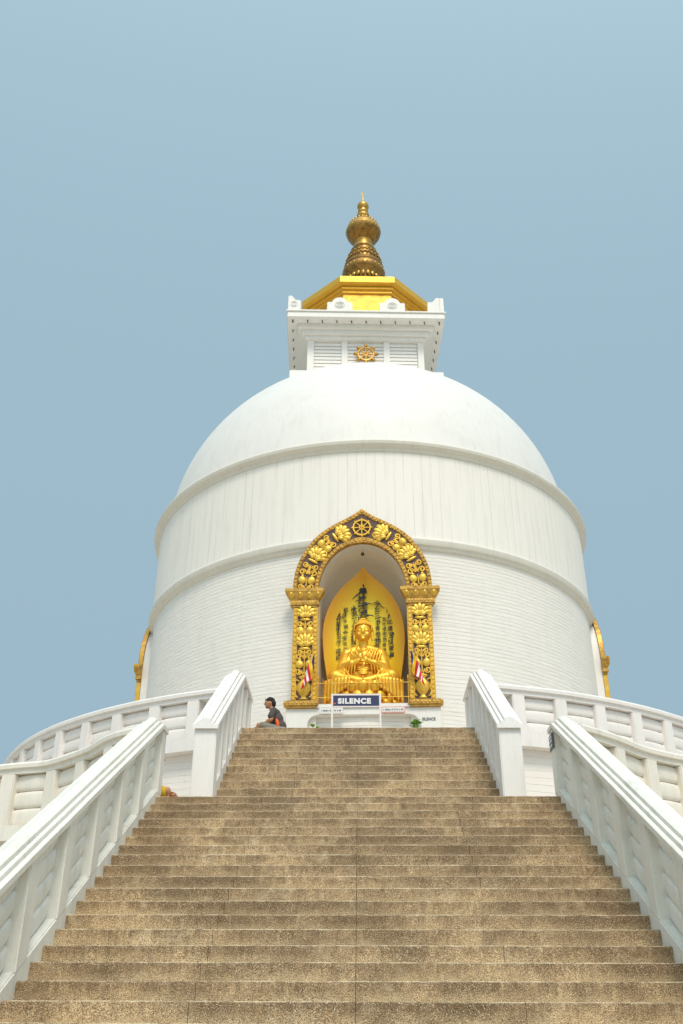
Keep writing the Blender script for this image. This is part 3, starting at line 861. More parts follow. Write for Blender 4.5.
for r_ in (0, PI / 2, -PI / 2):
    recess(r_).build('niche_recess', M['recess'], pag, smooth=40)
mb = MB(); lp_ = fr0(.0, 10.50, -.42); mb.ell(lp_, (.045, .045, .05))
mb.build('ceiling_lamp', M['hook'], pag, smooth=60)
# plinth block under the front niche with its rounded grey opening
mb = MB()
zo, xo = 6.36, 1.225
x0 = 1.70; d1 = .06
out = [(-x0, ZTER), (-xo, ZTER)]
for i in range(7): a = PI - PI / 2 * i / 6; out.append((-xo + .22 + .22 * math.cos(a), zo - .22 + .22 * math.sin(a)))
for i in range(7): a = PI / 2 - PI / 2 * i / 6; out.append((xo - .22 + .22 * math.cos(a), zo - .22 + .22 * math.sin(a)))
out += [(xo, ZTER), (x0, ZTER), (x0, ZB0 - .001), (-x0, ZB0 - .001)]
mb.loft([[fr0(u, v, d1) for u, v in out], [fr0(u, v, -.45) for u, v in out]])
mbx0(mb, -1.03, 1.03, -.09, .12, ZB0 + .002, ZB0 + .085)
pln = mb.build('niche_plinth', M['trim'], pag, bevel=.006)
mbx0(MB(), -xo - .05, xo + .05, -.35, -.25, ZTER, zo + .05).build('offering_recess', M['grey'], pln)
_p = fr0(1.425, 6.235, d1 + .006); text_obj('SILENCE', 'wall_lettering', M['grey_text'], pln, face_mx(_p[0], _p[1], _p[2]), .088, .004, .003, xs=.9)

# ---- square turret (harmika)
HR = .0366 + .040
hc = Vector((AX.x - .13, AX.y))
def hm(x, y, z):
    c, s = math.cos(HR), math.sin(HR); return (hc.x + x * c - y * s, hc.y + x * s + y * c, z)
def hbox(mb, x0, x1, y0, y1, z0, z1):
    mx = Matrix.Translation((hc.x, hc.y, 0)) @ Matrix.Rotation(HR, 4, 'Z'); return mb.box(x0, x1, y0, y1, z0, z1, mx)
B = 1.93
mb = MB(); hbox(mb, -B + .09, B - .09, -B + .09, B - .09, 18.3, 20.62)
har = mb.build('turret', M['harmika'], pag)
mb = MB(); hbox(mb, -2.47, 2.47, -2.47, 2.47, 17.9, 18.91); mb.build('base_slab', M['harmika'], har, bevel=.02)
for k in range(4):
    a = PI / 2 * k
    mx = Matrix.Translation((hc.x, hc.y, 0)) @ Matrix.Rotation(HR + a, 4, 'Z')
    mb = MB(); w = .125
    mb.box(-B - .005, -B + .22, -B - .005, -B + .2, 18.9, 20.58, mx)
    mb.build('corner_pier', M['harmika'], har, bevel=.012)
    for xm in (-.70, .70):
        MB().box(xm - .105, xm + .105, -B + .003, -B + .12, 18.92, 20.575, mx).build('pier', M['harmika'], har, bevel=.012)
    for xa, xb in ((-B + .22, -.805), (-.595, .595), (.805, B - .22)):
        mb = MB(); n = 11
        for i in range(n):
            z = 18.95 + (20.52 - 18.95) * i / n
            vs = [(x, y, zz) for x in (xa + .002, xb - .002) for y, zz in ((-B + .045, z), (-B + .055, z + .112), (-B + .12, z + .14), (-B + .12, z + .02))]
            vs = [mx @ Vector(p) for p in vs]
            mb.add(vs, [(0, 1, 2, 3), (4, 7, 6, 5), (0, 4, 5, 1), (1, 5, 6, 2), (2, 6, 7, 3), (3, 7, 4, 0)])
        mb.build('louvre', M['harmika'], har)
mb = MB()
hbox(mb, -2.02, 2.02, -2.02, 2.02, 20.565, 20.70); hbox(mb, -2.13, 2.13, -2.13, 2.13, 20.70, 20.86); hbox(mb, -2.26, 2.26, -2.26, 2.26, 20.86, 21.01)
hbox(mb, -2.60, 2.60, -2.60, 2.60, 21.01, 21.23); hbox(mb, -2.64, 2.64, -2.64, 2.64, 21.23, 21.30)
mb.build('eaves', M['harmika'], har, bevel=.012)
for k in range(4):
    mx = Matrix.Translation((hc.x, hc.y, 0)) @ Matrix.Rotation(HR + PI / 2 * k, 4, 'Z')
    for i in range(11):
        x = -2.42 + 4.84 * i / 10
        mb = MB(); mb.tube([mx @ Vector((x, -2.43, 21.02)), mx @ Vector((x, -2.43, 20.96)), mx @ Vector((x + .015, -2.44, 20.90))], .018, 6); mb.build('drip_hook', M['hook'], har)
    # antefixes: two curled plaques per side and half plaques at the corners
    prof = [(-.42, 0), (-.42, .36), (-.37, .40), (-.28, .38), (-.24, .44), (-.19, .52), (-.10, .58), (0, .605), (.10, .58), (.19, .52), (.24, .44), (.28, .38), (.37, .40), (.42, .36), (.42, 0)]
    for xm in (-.875, .875):
        mb = MB(); mb.loft([[mx @ Vector((xm + u, y, 21.298 + v)) for u, v in prof] for y in (-2.58, -2.44)])
        for i in range(3):
            r0 = .16 - .05 * i
            mb.tube([mx @ Vector((xm + r0 * math.cos(2 * PI * q / 20), -2.585, 21.56 + r0 * .8 * math.sin(2 * PI * q / 20))) for q in range(21)], .018, 6)
        mb.build('antefix', M['harmika'], har, bevel=.008)
    prof = [(0, 0), (0, .62), (.07, .64), (.14, .60), (.20, .50), (.26, .44), (.34, .45), (.41, .42), (.42, 0)]
    mb = MB()
    mb.loft([[mx @ Vector((-2.59 + u, y, 21.298 + v)) for u, v in prof] for y in (-2.59, -2.46)])
    mb.loft([[mx @ Vector((x, -2.455 + u * .98, 21.298 + v)) for u, v in prof] for x in (-2.588, -2.46)])
    for i in range(2):
        r0 = .11 - .05 * i
        mb.tube([mx @ Vector((-2.40 + r0 * math.cos(2 * PI * q / 16), -2.595, 21.56 + r0 * math.sin(2 * PI * q / 16))) for q in range(17)], .016, 6)
    mb.build('antefix', M['harmika'], har, bevel=.008)
# gold wheel on the turret front
c_, s_ = math.cos(HR), math.sin(HR)
o = Orn(lambda u, v, d: hm(u, -B - .06 - d, v)); o.wheel((0.0, 19.90, 0, 1), .26, 8, True, .042)
o.mb.box(-.03, .03, -.03, .03, 0, .001, Matrix.Translation(hm(0, -B, 19.93)))
o.mb.build('dharma_wheel', M['gold_old'], pag, smooth=50)

# ---- gold octagon
def octa(ap):
    return [(ap / math.cos(PI / 8) * math.sin(PI / 8 + PI / 4 * i), ap / math.cos(PI / 8) * math.cos(PI / 8 + PI / 4 * i)) for i in range(8)]
def ostack(mb, lv): mb.loft([[hm(x + .07, y, z) for x, y in octa(a)] for a, z in lv])
mb = MB(); ostack(mb, [(1.99, 21.29), (1.99, 22.62)]); can = mb.build('octagonal_crown', M['canopy'], pag)
mb = MB(); ostack(mb, [(2.0, 22.58), (2.05, 22.60), (2.05, 22.70), (2.12, 22.72), (2.12, 22.80), (2.0, 22.80)]); mb.build('lower_cornice', M['canopy_edge'], can)
mb = MB(); ostack(mb, [(2.0, 22.80), (2.20, 22.86), (2.26, 22.90), (2.26, 23.15), (2.22, 23.19), (1.2, 23.45), (.9, 23.5)]); mb.build('upper_cornice', M['canopy_edge'], can)

# ---- spire
sc = Vector((AX.x - .075, AX.y))
def lz(prof, name, m, parent, ribs=None):
    mb = MB(); mb.lathe(prof, 48, (sc.x, sc.y)); return mb.build(name, m, parent, smooth=38)
sp = lz([(.5, 23.4), (.50, 24.6), (.62, 24.62), (.66, 24.72), (.60, 24.80), (.62, 25.0), (.78, 25.20), (.80, 25.30), (.80, 25.42), (.76, 25.5), (.74, 25.55), (.76, 25.60), (.73, 25.70), (.665, 25.78),
         (.66, 25.88), (.69, 25.93), (.645, 26.02), (.60, 26.05), (.59, 26.13), (.615, 26.18), (.55, 26.28), (.50, 26.32), (.48, 26.42), (.505, 26.47), (.43, 26.56), (.40, 26.62)], 'spire', M['spire'], pag)
lz([(.40, 26.60), (.385, 26.64), (.37, 26.70), (.36, 26.86), (.33, 26.92), (.345, 26.98)], 'neck', M['spire_light'], sp)
lz([(.30, 26.96), (.33, 27.02), (.46, 27.14), (.58, 27.26), (.64, 27.38), (.655, 27.46)], 'bowl', M['spire'], sp)
lz([(.655, 27.46), (.675, 27.50), (.675, 27.57), (.65, 27.60), (.64, 27.68), (.58, 27.82), (.47, 27.93), (.36, 28.0), (.27, 28.06), (.255, 28.13)], 'bowl_cover', M['spire_light'], sp)
lz([(.255, 28.12), (.20, 28.18), (.185, 28.26), (.20, 28.30), (.245, 28.36), (.25, 28.44), (.21, 28.50), (.18, 28.55), (.21, 28.60), (.205, 28.66), (.165, 28.70), (.16, 28.76), (.19, 28.80), (.225, 28.90), (.23, 28.97), (.20, 29.06), (.13, 29.15), (.06, 29.2), (.035, 29.25), (.028, 29.5), (.028, 29.72), (.01, 29.75)], 'finial', M['spire_light'], sp)
# petals and beads round the base, cone rings and bowl
mb = MB()
for rad, z, n, rr3 in ((.66, 24.9, 22, (.075, .04, .11)), (.79, 25.36, 30, (.05, .03, .05)), (.655, 27.53, 30, (.045, .035, .04)), (.56, 27.86, 24, (.05, .03, .06)), (.69, 25.90, 26, (.04, .025, .04)), (.61, 26.16, 24, (.035, .02, .035))):
    for i in range(n):
        a = 2 * PI * i / n; mb.ell((sc.x + rad * math.sin(a), sc.y - rad * math.cos(a), z), rr3, Matrix.Rotation(a, 3, 'Z'), 8, 5)
mb.build('beading', M['spire_light'], sp, smooth=60)
mb = MB(); mb.box(-.05, .035, -.006, .006, 0, .07, Matrix.Translation((sc.x - .02, sc.y, 29.66))); mb.build('vane', M['spire'], sp)

# ------------------------------------------------------------------ statue, plate and shrine furniture (in the front niche)
cph, sph = math.cos(PHI), math.sin(PHI)
def nw(u, v, d):
    """front-niche frame -> world"""
    y = -(QN + d); return Vector((AX.x + u * cph - y * sph, AX.y + u * sph + y * cph, v))
NC = nw(0, ZB1 - .10, -.45)
NZ0 = ZB0 + .07
# plate: concave flame-shaped leaf standing behind the figure
PO = [(0, 10.335), (.03, 10.27), (.075, 10.20), (.14, 10.12), (.24, 10.02), (.37, 9.905), (.50, 9.775), (.61, 9.64), (.71, 9.49), (.80, 9.325), (.87, 9.15), (.93, 8.95), (.965, 8.75), (.98, 8.5), (.97, 8.25), (.935, 7.9), (.866, 7.45), (.80, 7.05), (.76, NZ0)]
pt = thing('flame_plate', 'yellow gilded flame-shaped plate with black brush writing behind the statue', 'plate', tuple(nw(0, NZ0, -.95)))
full = [(-x, z) for x, z in reversed(PO)] + PO[1:]
def leafring(k, d):
    cz = 8.6
    return [nw(u * k, max(NZ0, cz + (v - cz) * (k if v > cz else 1)), d) for u, v in full]
mb = MB()
mb.loft([leafring(.985, -.66), leafring(1.0, -.70), leafring(.985, -.86), leafring(.8, -.98)], closed=False, caps=False)
mb.build('rim', M['plate_rim'], pt, smooth=50)
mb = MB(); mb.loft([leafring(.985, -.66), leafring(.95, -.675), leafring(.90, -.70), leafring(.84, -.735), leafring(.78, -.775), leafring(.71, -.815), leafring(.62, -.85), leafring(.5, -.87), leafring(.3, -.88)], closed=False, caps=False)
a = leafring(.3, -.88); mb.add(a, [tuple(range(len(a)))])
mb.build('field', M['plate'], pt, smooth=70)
# brush writing
def column(chars, u, v0, v1, size, slant=0, bold=.006, wob=.02, xs=1):
    n = len(chars); mes = []
    for i, ch in enumerate(chars):
        v = v0 + (v1 - v0) * (i + .5) / n
        du = random.uniform(-wob, wob); k = size * random.uniform(.72, 1.12)
        p = nw(u + du, v, -.80)
        mx = Matrix.Translation(p) @ Matrix.Rotation(PHI, 4, 'Z') @ Matrix.Rotation(PI / 2, 4, 'X') @ Matrix.Rotation(random.uniform(-.10, .10) + slant, 4, 'Z') @ Matrix.Shear('XZ', 4, (0, 0))
        me_ = text_obj(ch, None, None, None, Matrix.Shear('XZ', 4, (0, 0)), k, .004, bold, xs=xs)
        sh = random.uniform(.05, .28); sd_ = random.uniform(0, 50)
        for vt in me_.vertices:
            q = vt.co / k
            vt.co.x += k * (.13 * mnoise.noise(Vector((q.x * 2.6 + sd_, q.y * 2.6, 0))) + sh * 0)
            vt.co.y += k * (.13 * mnoise.noise(Vector((q.x * 2.6, q.y * 2.6 + sd_, 5))) + sh * q.x)
        me_.transform(mx); mes.append(me_)
    return mes
ms = []
ms += column('南無妙法蓮華經', -.01, 10.0, 8.55, .25, .05, .006, .014, 1.12)
ms += column('今此三界皆是我有', .33, 9.42, 8.15, .165, .04, .001)
ms += column('其中眾生悉是吾子', .50, 9.0, 7.95, .125, .04, .0)
ms += column('而今此處多諸患難', .64, 9.28, 7.95, .165, .05, .001)
ms += column('唯我一人能為救護', -.23, 9.27, 8.30, .15, .05, .001)
ms += column('是好良藥今留在此', -.44, 9.26, 8.10, .13, .05, .0)
ms += column('毎自作是念以何令', -.60, 9.24, 8.30, .14, .05, .001)
ms += column('速成', -.60, 8.22, 7.92, .14, .05, .001)
bm = bmesh.new()
for me in ms: bm.from_mesh(me); bpy.data.meshes.remove(me)
def stroke(pts, w):
    rows = []
    for i, (u, v) in enumerate(pts):
        t = i / (len(pts) - 1); ww = w * (.35 + .65 * math.sin(PI * min(1, t * .85 + .12)))
        a = pts[max(i - 1, 0)]; b = pts[min(i + 1, len(pts) - 1)]; d = Vector((b[0] - a[0], b[1] - a[1])).normalized()
        rows.append((bm.verts.new(nw(u - d.y * ww, v + d.x * ww, -.795)), bm.verts.new(nw(u + d.y * ww, v - d.x * ww, -.795))))
    for (a, b), (c, d) in zip(rows, rows[1:]): bm.faces.new((a, b, d, c))
stroke([(.05, 9.70), (-.06, 9.66), (-.17, 9.58), (-.27, 9.48)], .016)
stroke([(.0, 9.52), (-.10, 9.46), (-.20, 9.42)], .018)
stroke([(-.14, 9.28), (.0, 9.33), (.12, 9.36), (.24, 9.33)], .018)
stroke([(-.02, 9.08), (.08, 9.05), (.18, 9.05), (.25, 9.02)], .019)
stroke([(.27, 9.20), (.34, 9.30), (.38, 9.36), (.42, 9.28), (.50, 9.22)], .016)
stroke([(.56, 8.0), (.66, 8.02), (.72, 7.99)], .014)
stroke([(.02, 9.98), (.015, 9.85), (.0, 9.70), (-.01, 9.55), (.0, 9.40), (-.01, 9.22)], .012)
stroke([(-.62, 9.30), (-.55, 9.27), (-.50, 9.29)], .013); stroke([(-.66, 9.02), (-.58, 9.04), (-.50, 9.0)], .012); stroke([(-.60, 8.85), (-.60, 8.70), (-.62, 8.56)], .013)
stroke([(-.46, 9.22), (-.43, 9.12), (-.45, 9.0)], .012); stroke([(-.50, 8.62), (-.42, 8.60), (-.36, 8.63)], .013); stroke([(-.24, 9.33), (-.23, 9.2), (-.25, 9.08)], .013); stroke([(-.31, 9.20), (-.22, 9.22), (-.14, 9.24)], .013)
stroke([(.27, 8.98), (.34, 8.96), (.44, 9.0)], .014); stroke([(.34, 8.9), (.33, 8.75), (.36, 8.62)], .012); stroke([(.58, 9.26), (.66, 9.25), (.74, 9.27)], .014); stroke([(.66, 9.1), (.60, 9.0), (.55, 8.93)], .013); stroke([(.66, 9.1), (.72, 9.02), (.76, 8.96)], .014)
stroke([(.62, 8.55), (.70, 8.58), (.76, 8.56)], .013); stroke([(.69, 8.5), (.66, 8.36), (.70, 8.24)], .014); stroke([(.48, 8.8), (.52, 8.7), (.49, 8.58)], .012)
stroke([(-.12, 9.02), (-.12, 8.86), (-.13, 8.70)], .017)
bmesh.ops.translate(bm, verts=bm.verts, vec=-ORG[pt.name])
me = bpy.data.meshes.new('inscription'); bm.to_mesh(me); bm.free(); me.materials.clear(); me.materials.append(M['ink'])
for p_ in me.polygons: p_.material_index = 0
oo = bpy.data.objects.new('inscription', me); col.objects.link(oo); oo.parent = pt

# statue
st = thing('buddha_statue', 'golden seated Buddha statue with hands at its chest on a lotus base', 'statue', tuple(nw(0, NZ0, -.42)))
def S(u, d, v): return nw(u * 1.04, v, d - .42)      # d toward the viewer
mb = MB()
ex = lambda c, r, mx=None: mb.ell(S(*c), (r[0], r[1], r[2]), mx, 18, 12)
cp = lambda a, b, ra, rb: mb.cap(S(*a), S(*b), ra, rb, 14)
ex((0, -.02, 7.36), (.40, .27, .18)); ex((0, -.01, 7.56), (.31, .21, .26)); ex((0, .01, 7.80), (.37, .22, .22))
cp((-.30, -.01, 7.945), (.30, -.01, 7.945), .125, .125)
cp((0, -.01, 8.0), (0, .01, 8.24), .125, .108)
for q in (-1, 1):
    cp((0, -.02, 8.09), (q * .30, -.01, 7.955), .085, .12)
    cp((q * .37, -.01, 7.90), (q * .47, .03, 7.54), .150, .140); cp((q * .46, .04, 7.54), (q * .25, .23, 7.60), .135, .10); cp((q * .25, .23, 7.60), (q * .09, .29, 7.66), .085, .058)
    ex((q * .40, .08, 7.44), (.15, .15, .17)); ex((q * .34, -.02, 7.66), (.15, .17, .30))
    cp((q * .20, .0, 7.29), (q * .60, .12, 7.34), .17, .165); cp((q * .60, .14, 7.31), (q * .10, .29, 7.19), .145, .085); ex((q * .60, .10, 7.33), (.20, .20, .175))
cp((-.15, .31, 7.18), (.15, .31, 7.18), .07, .07)
# head
ex((0, .03, 8.455), (.196, .198, .250)); ex((0, .07, 8.345), (.162, .158, .158))
ex((0, .238, 8.375), (.034, .036, .036)); cp((0, .222, 8.475), (0, .240, 8.38), .018, .026)
for q in (-1, 1):
    cp((q * .03, .210, 8.492), (q * .130, .165, 8.478), .022, .016)
    ex((q * .078, .190, 8.435), (.048, .030, .022)); ex((q * .09, .160, 8.345), (.06, .05, .06))
    cp((q * .205, .01, 8.49), (q * .200, .03, 8.25), .036, .025)
cp((-.038, .208, 8.298), (.038, .208, 8.298), .017, .017); cp((-.026, .206, 8.270), (.026, .206, 8.270), .017, .017)
ex((0, .190, 8.225), (.062, .045, .04))
blob(mb, 'body', M['statue'], st, .011, 2, .5)
# curled hair cap with top knot
mb = MB()
for i in range(17):
    th = PI * .60 * (i + .3) / 17
    n = max(1, int(30 * math.sin(th)))
    for j in range(n):
        ph = 2 * PI * (j + .5 * (i % 2)) / n
        x = .207 * math.sin(th) * math.sin(ph); y = .205 * math.sin(th) * math.cos(ph); z = 8.50 + .215 * math.cos(th)
        if y > .09 and z < 8.575: continue
        if y > -.02 and z < 8.46: continue
        mb.ell(S(x, .03 + y, z), (.020, .020, .020), None, 7, 5)
for i in range(6):
    th = PI * .5 * (i + .3) / 6; n = max(1, int(16 * math.sin(th)))
    for j in range(n):
        ph = 2 * PI * (j + .5 * (i % 2)) / n; mb.ell(S(.105 * math.sin(th) * math.sin(ph), .02 + .105 * math.sin(th) * math.cos(ph), 8.685 + .105 * math.cos(th)), (.019, .019, .019), None, 7, 5)
mb.ell(S(0, .02, 8.68), (.108, .108, .108)); mb.ell(S(0, .0, 8.51), (.203, .19, .208), None, 16, 12)
mb.build('hair', M['statue'], st, smooth=60)
# hands in the turning-the-wheel gesture
mb = MB()
for q in (-1, 1):
    zc = 7.74 if q < 0 else 7.66; yc = .325 if q < 0 else .345
    mb.ell(S(q * .055, yc, zc), (.058, .034, .074), None, 12, 8)
    for i in range(4):
        ln = (.085, .10, .095, .075)[i]
        if q < 0: a = (-.095 + .03 * i, yc, zc + .045); b = (-.10 + .032 * i, yc + .015, zc + .045 + ln * .6); c = (-.09 + .028 * i, yc + .04, zc + .045 + ln)
        else: a = (.03, yc + .01, zc + .05 - .032 * i); b = (-.02, yc + .025, zc + .055 - .032 * i); c = (-.02 - ln * .4, yc + .01, zc + .06 - .032 * i)
        mb.cap(S(*a), S(*b), .0165, .0155, 8); mb.cap(S(*b), S(*c), .0155, .012, 8)
    mb.cap(S(q * .03, yc + .02, zc + .02), S(-.01 * q, yc + .045, zc + .06), .019, .016, 8); mb.cap(S(-.01 * q, yc + .045, zc + .06), S(-.025, yc + .05, zc + .085 + .01 * q), .016, .013, 8)
blob(mb, 'hand', M['statue'], st, .0065, 2, .4)
# robe folds: ridges running over shoulders, sleeves, chest and knees
mb = MB()
def fold(pts, r):
    P_ = catmull([Vector(p) for p in pts], 5); mb.tube([S(*p) for p in P_], lambda t: r * (.35 + .65 * math.sin(PI * t)), 8)
for i in range(6):      # collar swag falling from the left shoulder across the chest
    k = i / 5
    fold([(.08 + .26 * k, .06, 8.075 - .05 * k), (.10 + .28 * k, .175 - .04 * k, 7.96 - .05 * k), (.05 + .30 * k, .225 - .05 * k, 7.80 - .06 * k), (-.04 + .34 * k, .215 - .03 * k, 7.60 - .02 * k)], .022)
fold([(-.12, .06, 8.08), (-.16, .165, 7.98), (-.14, .215, 7.86), (-.05, .235, 7.74)], .022)
fold([(-.24, .05, 8.04), (-.27, .15, 7.94), (-.22, .20, 7.80)], .02)
for q in (-1, 1):
    for i in range(6):  # sleeve folds
        k = i / 5
        fold([(q * (.30 + .10 * k), .145, 7.93 - .30 * k), (q * (.43 + .07 * k), .125, 7.85 - .28 * k), (q * (.515 + .055 * k), .04, 7.82 - .26 * k), (q * (.50 + .07 * k), -.08, 7.84 - .26 * k)], .020)
    for i in range(6):  # hanging sleeve pleats
        fold([(q * (.17 + .062 * i), .315 - .022 * i, 7.55 + .004 * i), (q * (.185 + .064 * i), .30 - .022 * i, 7.45), (q * (.19 + .067 * i), .285 - .024 * i, 7.35)], .021)
    for i in range(5):  # folds round the knee
        fold([(q * (.34 + .09 * i), .02, 7.505 - .010 * i), (q * (.38 + .085 * i), .21 - .01 * i, 7.45 - .014 * i), (q * (.30 + .08 * i), .335 - .024 * i, 7.28 - .01 * i), (q * (.30 + .085 * i), .36 - .026 * i, 7.14 - .02 * i)], .026)
for i in range(5):
    fold([(-.17 + .01 * i, .235 + .008 * i, 7.57 - .05 * i), (0, .265 + .012 * i, 7.515 - .045 * i), (.17 - .01 * i, .235 + .008 * i, 7.57 - .05 * i)], .019)
blob(mb, 'robe', M['statue'], st, .0095, 2, .5)
# lotus base: core, broad petals and the robe hem falling over them
mb = MB()
def oval(z, ru, rd, n=56): return [S(ru * math.cos(2 * PI * i / n), rd * math.sin(2 * PI * i / n) + .02, z) for i in range(n)]
mb.loft([oval(NZ0, .78, .35), oval(NZ0 + .10, .78, .35), oval(6.9, .73, .33), oval(7.06, .79, .37), oval(7.15, .79, .37)])
mb.build('pedestal', M['statue'], st, smooth=40)
for row, (n, zc, ru, rd, wx, hz, tilt) in enumerate(((18, 7.02, .79, .38, .125, .135, .30), (18, 6.82, .78, .37, .125, .12, -.05), (18, 6.67, .80, .38, .12, .09, -.3))):
    for i in range(n):
        a = 2 * PI * (i + .5 * (row % 2)) / n
        if math.cos(a) < -.35: continue
        p = S(ru * math.sin(a), rd * math.cos(a) + .02, zc); mb = MB()
        mb.ell(p, (wx, .06, hz), Matrix.Rotation(a + PHI, 3, 'Z') @ Matrix.Rotation(tilt, 3, 'X'), 12, 8)
        mb.build('lotus_petal', M['statue'], st, smooth=60)
for q in (-1, 1):
    mb = MB()
    for i in range(8):
        u = q * (.30 + .072 * i); dd = .37 * math.sqrt(max(0, 1 - (u / .84) ** 2)) + .05
        mb.cap(S(u, dd, 7.19), S(u * 1.03, dd + .025, 7.04 - .045 * i), .058, .042, 10)
    blob(mb, 'hem', M['statue'], st, .013, 2)

# little gilded fence in front of the statue
fn = thing('shrine_fence', 'low gilded spike fence across the niche in front of the statue', 'fence', tuple(nw(0, NZ0, .04)))
mb = MB()
for v in (6.74, 7.07):
    a, b = nw(-1.03, v, .04), nw(1.03, v, .04); mb.tube([a, b], .010, 8)
mb.build('rail', M['gold'], fn, smooth=60)
for i in range(19):
    u = -1.0 + 2.0 * i / 18; big = i % 3 == 0
    mb = MB(); h = 7.25 if big else 7.17
    mb.tube([nw(u, NZ0 + .01, .04), nw(u, h - .07, .04)], .0045 if not big else .010, 6)
    mb.cap(nw(u, h - .07, .04), nw(u, h, .04), .011 if not big else .022, .004, 8)
    mb.build('spike', M['gold'], fn, smooth=60)

# flags on thin poles tied to the pilasters
def flag(label, s_, u0, v0):
    t = thing('flag', label, 'flag', tuple(nw(u0, v0, .2)), 'flags on the gilded pilasters')
    mb = MB(); mb.tube([nw(u0 + s_ * -.03, v0 - .42, .13), nw(u0 - s_ * 0, v0 + .02, .22)], .010, 6); mb.build('pole', M['pole'], t)
    nx, ny = 30, 22; bm = bmesh.new(); uvl = bm.loops.layers.uv.new('UVMap'); grid = []
    for i in range(nx + 1):
        row = []
        for j in range(ny + 1):
            a = i / nx; b = j / ny
            w = .05 + .17 * (b ** .7)
            # cloth hangs from the pole tip: stripes run down the fall and swing to one side
            u = u0 + s_ * (-.13 + .02) * 0 + s_ * (.10 - a * w * 1.25 - .02 * b)
            v = v0 + .02 - b * (.50 + .26 * a) - .05 * a
            d = .22 + .035 * math.sin(a * 9 + b * 3) * b + .02 * math.sin(b * 11 + a * 5)
            row.append(bm.verts.new(nw(u, v, d)))
        grid.append(row)
    for i in range(nx):
        for j in range(ny):
            f = bm.faces.new((grid[i][j], grid[i + 1][j], grid[i + 1][j + 1], grid[i][j + 1]))
            for lp, (ii, jj) in zip(f.loops, ((i, j), (i + 1, j), (i + 1, j + 1), (i, j + 1))):
                a = ii / nx; b = jj / ny
                lp[uvl].uv = (max(0.0, min(.999, a * (.42 + .06 * b) + max(0, b - .22) * (.30 + .62 * a))), b)
            f.smooth = True
    bmesh.ops.translate(bm, verts=bm.verts, vec=-ORG[t.name])
    me = bpy.data.meshes.new('cloth'); bm.to_mesh(me); bm.free(); me.materials.append(M['flag'])
    o = bpy.data.objects.new('cloth', me); col.objects.link(o); o.parent = t
    so = o.modifiers.new('thickness', 'SOLIDIFY'); so.thickness = .006
flag('striped cloth flag drooping on the left gilded pilaster', 1, -1.17, 7.66)
flag('striped cloth flag drooping on the right gilded pilaster', -1, 1.17, 7.72)

# ------------------------------------------------------------------ signs, plants
sg = thing('silence_sign', 'navy SILENCE sign in a white two-legged frame at the head of the stairs', 'sign', (-.04, 19.0, ZTER))
for x in (-.535, .455): 
    MB().box(x - .02, x + .02, 18.985, 19.025, ZTER, 6.40).build('leg', M['sign_frame'], sg, bevel=.005)
mb = MB(); mb.box(-.515, .435, 18.99, 19.02, 6.362, 6.40); mb.box(-.515, .435, 18.99, 19.02, 6.115, 6.14); mb.build('frame', M['sign_frame'], sg, bevel=.004)
MB().box(-.515, .435, 18.995, 19.012, 6.14, 6.362).build('panel', M['navy'], sg)
text_obj('SILENCE', 'lettering', M['sign_white'], sg, face_mx(-.075, 18.99, 6.238), .150, .004, .0085, spacing=1.16, xs=1.08)
mb = MB()
for x in (-.49, -.47): mb.ell((x, 18.992, 6.19), (.016, .006, .012))
mb.build('mark', M['orange'], sg, smooth=60)

def placard(label, x, w, z, rim):
    p = nw(x, z, .085)
    t = thing('placard', label, 'placard', tuple(p), None, PHI)
    def lb(mb, a, b, c, d, e, f): 
        mb.box(a, b, c, d, e, f, Matrix.Translation(p)); return mb
    lb(MB(), -w / 2, w / 2, -.006, .024, -.066, .066).build('border', rim, t)
    lb(MB(), -w / 2 + .02, w / 2 - .02, -.010, .0, -.048, .048).build('board', M['sign_white'], t)
    mb = MB(); x_ = -w / 2 + .045; rs = random.Random(3)
    while x_ < w / 2 - .06:
        l = rs.uniform(.012, .026); lb(mb, x_, x_ + l, -.014, -.009, rs.uniform(-.024, -.016), rs.uniform(.008, .022)); x_ += l + rs.choice((.007, .007, .022))
    mb.build('print', M['grey_text'], t)
placard('small white notice board below the niche, left of the SILENCE sign', -.70, .52, 6.43, M['sign_frame'])
placard('small white notice board with red border below the niche, right of the SILENCE sign', .655, .52, 6.435, M['red'])

pq = thing('plaque', 'small dark plaque on the top end of the right lower balustrade', 'plaque', (2.83, 13.86, 3.95))
MB().box(2.826, 2.858, 13.69, 13.705, 3.80, 4.02).build('board', M['plaque'], pq)
mb = MB()
mb = MB()
MB().box(2.838, 2.850, 13.70, 13.97, 3.80, 4.02).build('side_plate', M['plaque'], pq)
for z in (3.86, 3.93, 3.98): mb.box(2.833, 2.8385, 13.73, 13.94, z - .012, z + .012)
mb.build('print', M['sign_white'], pq)

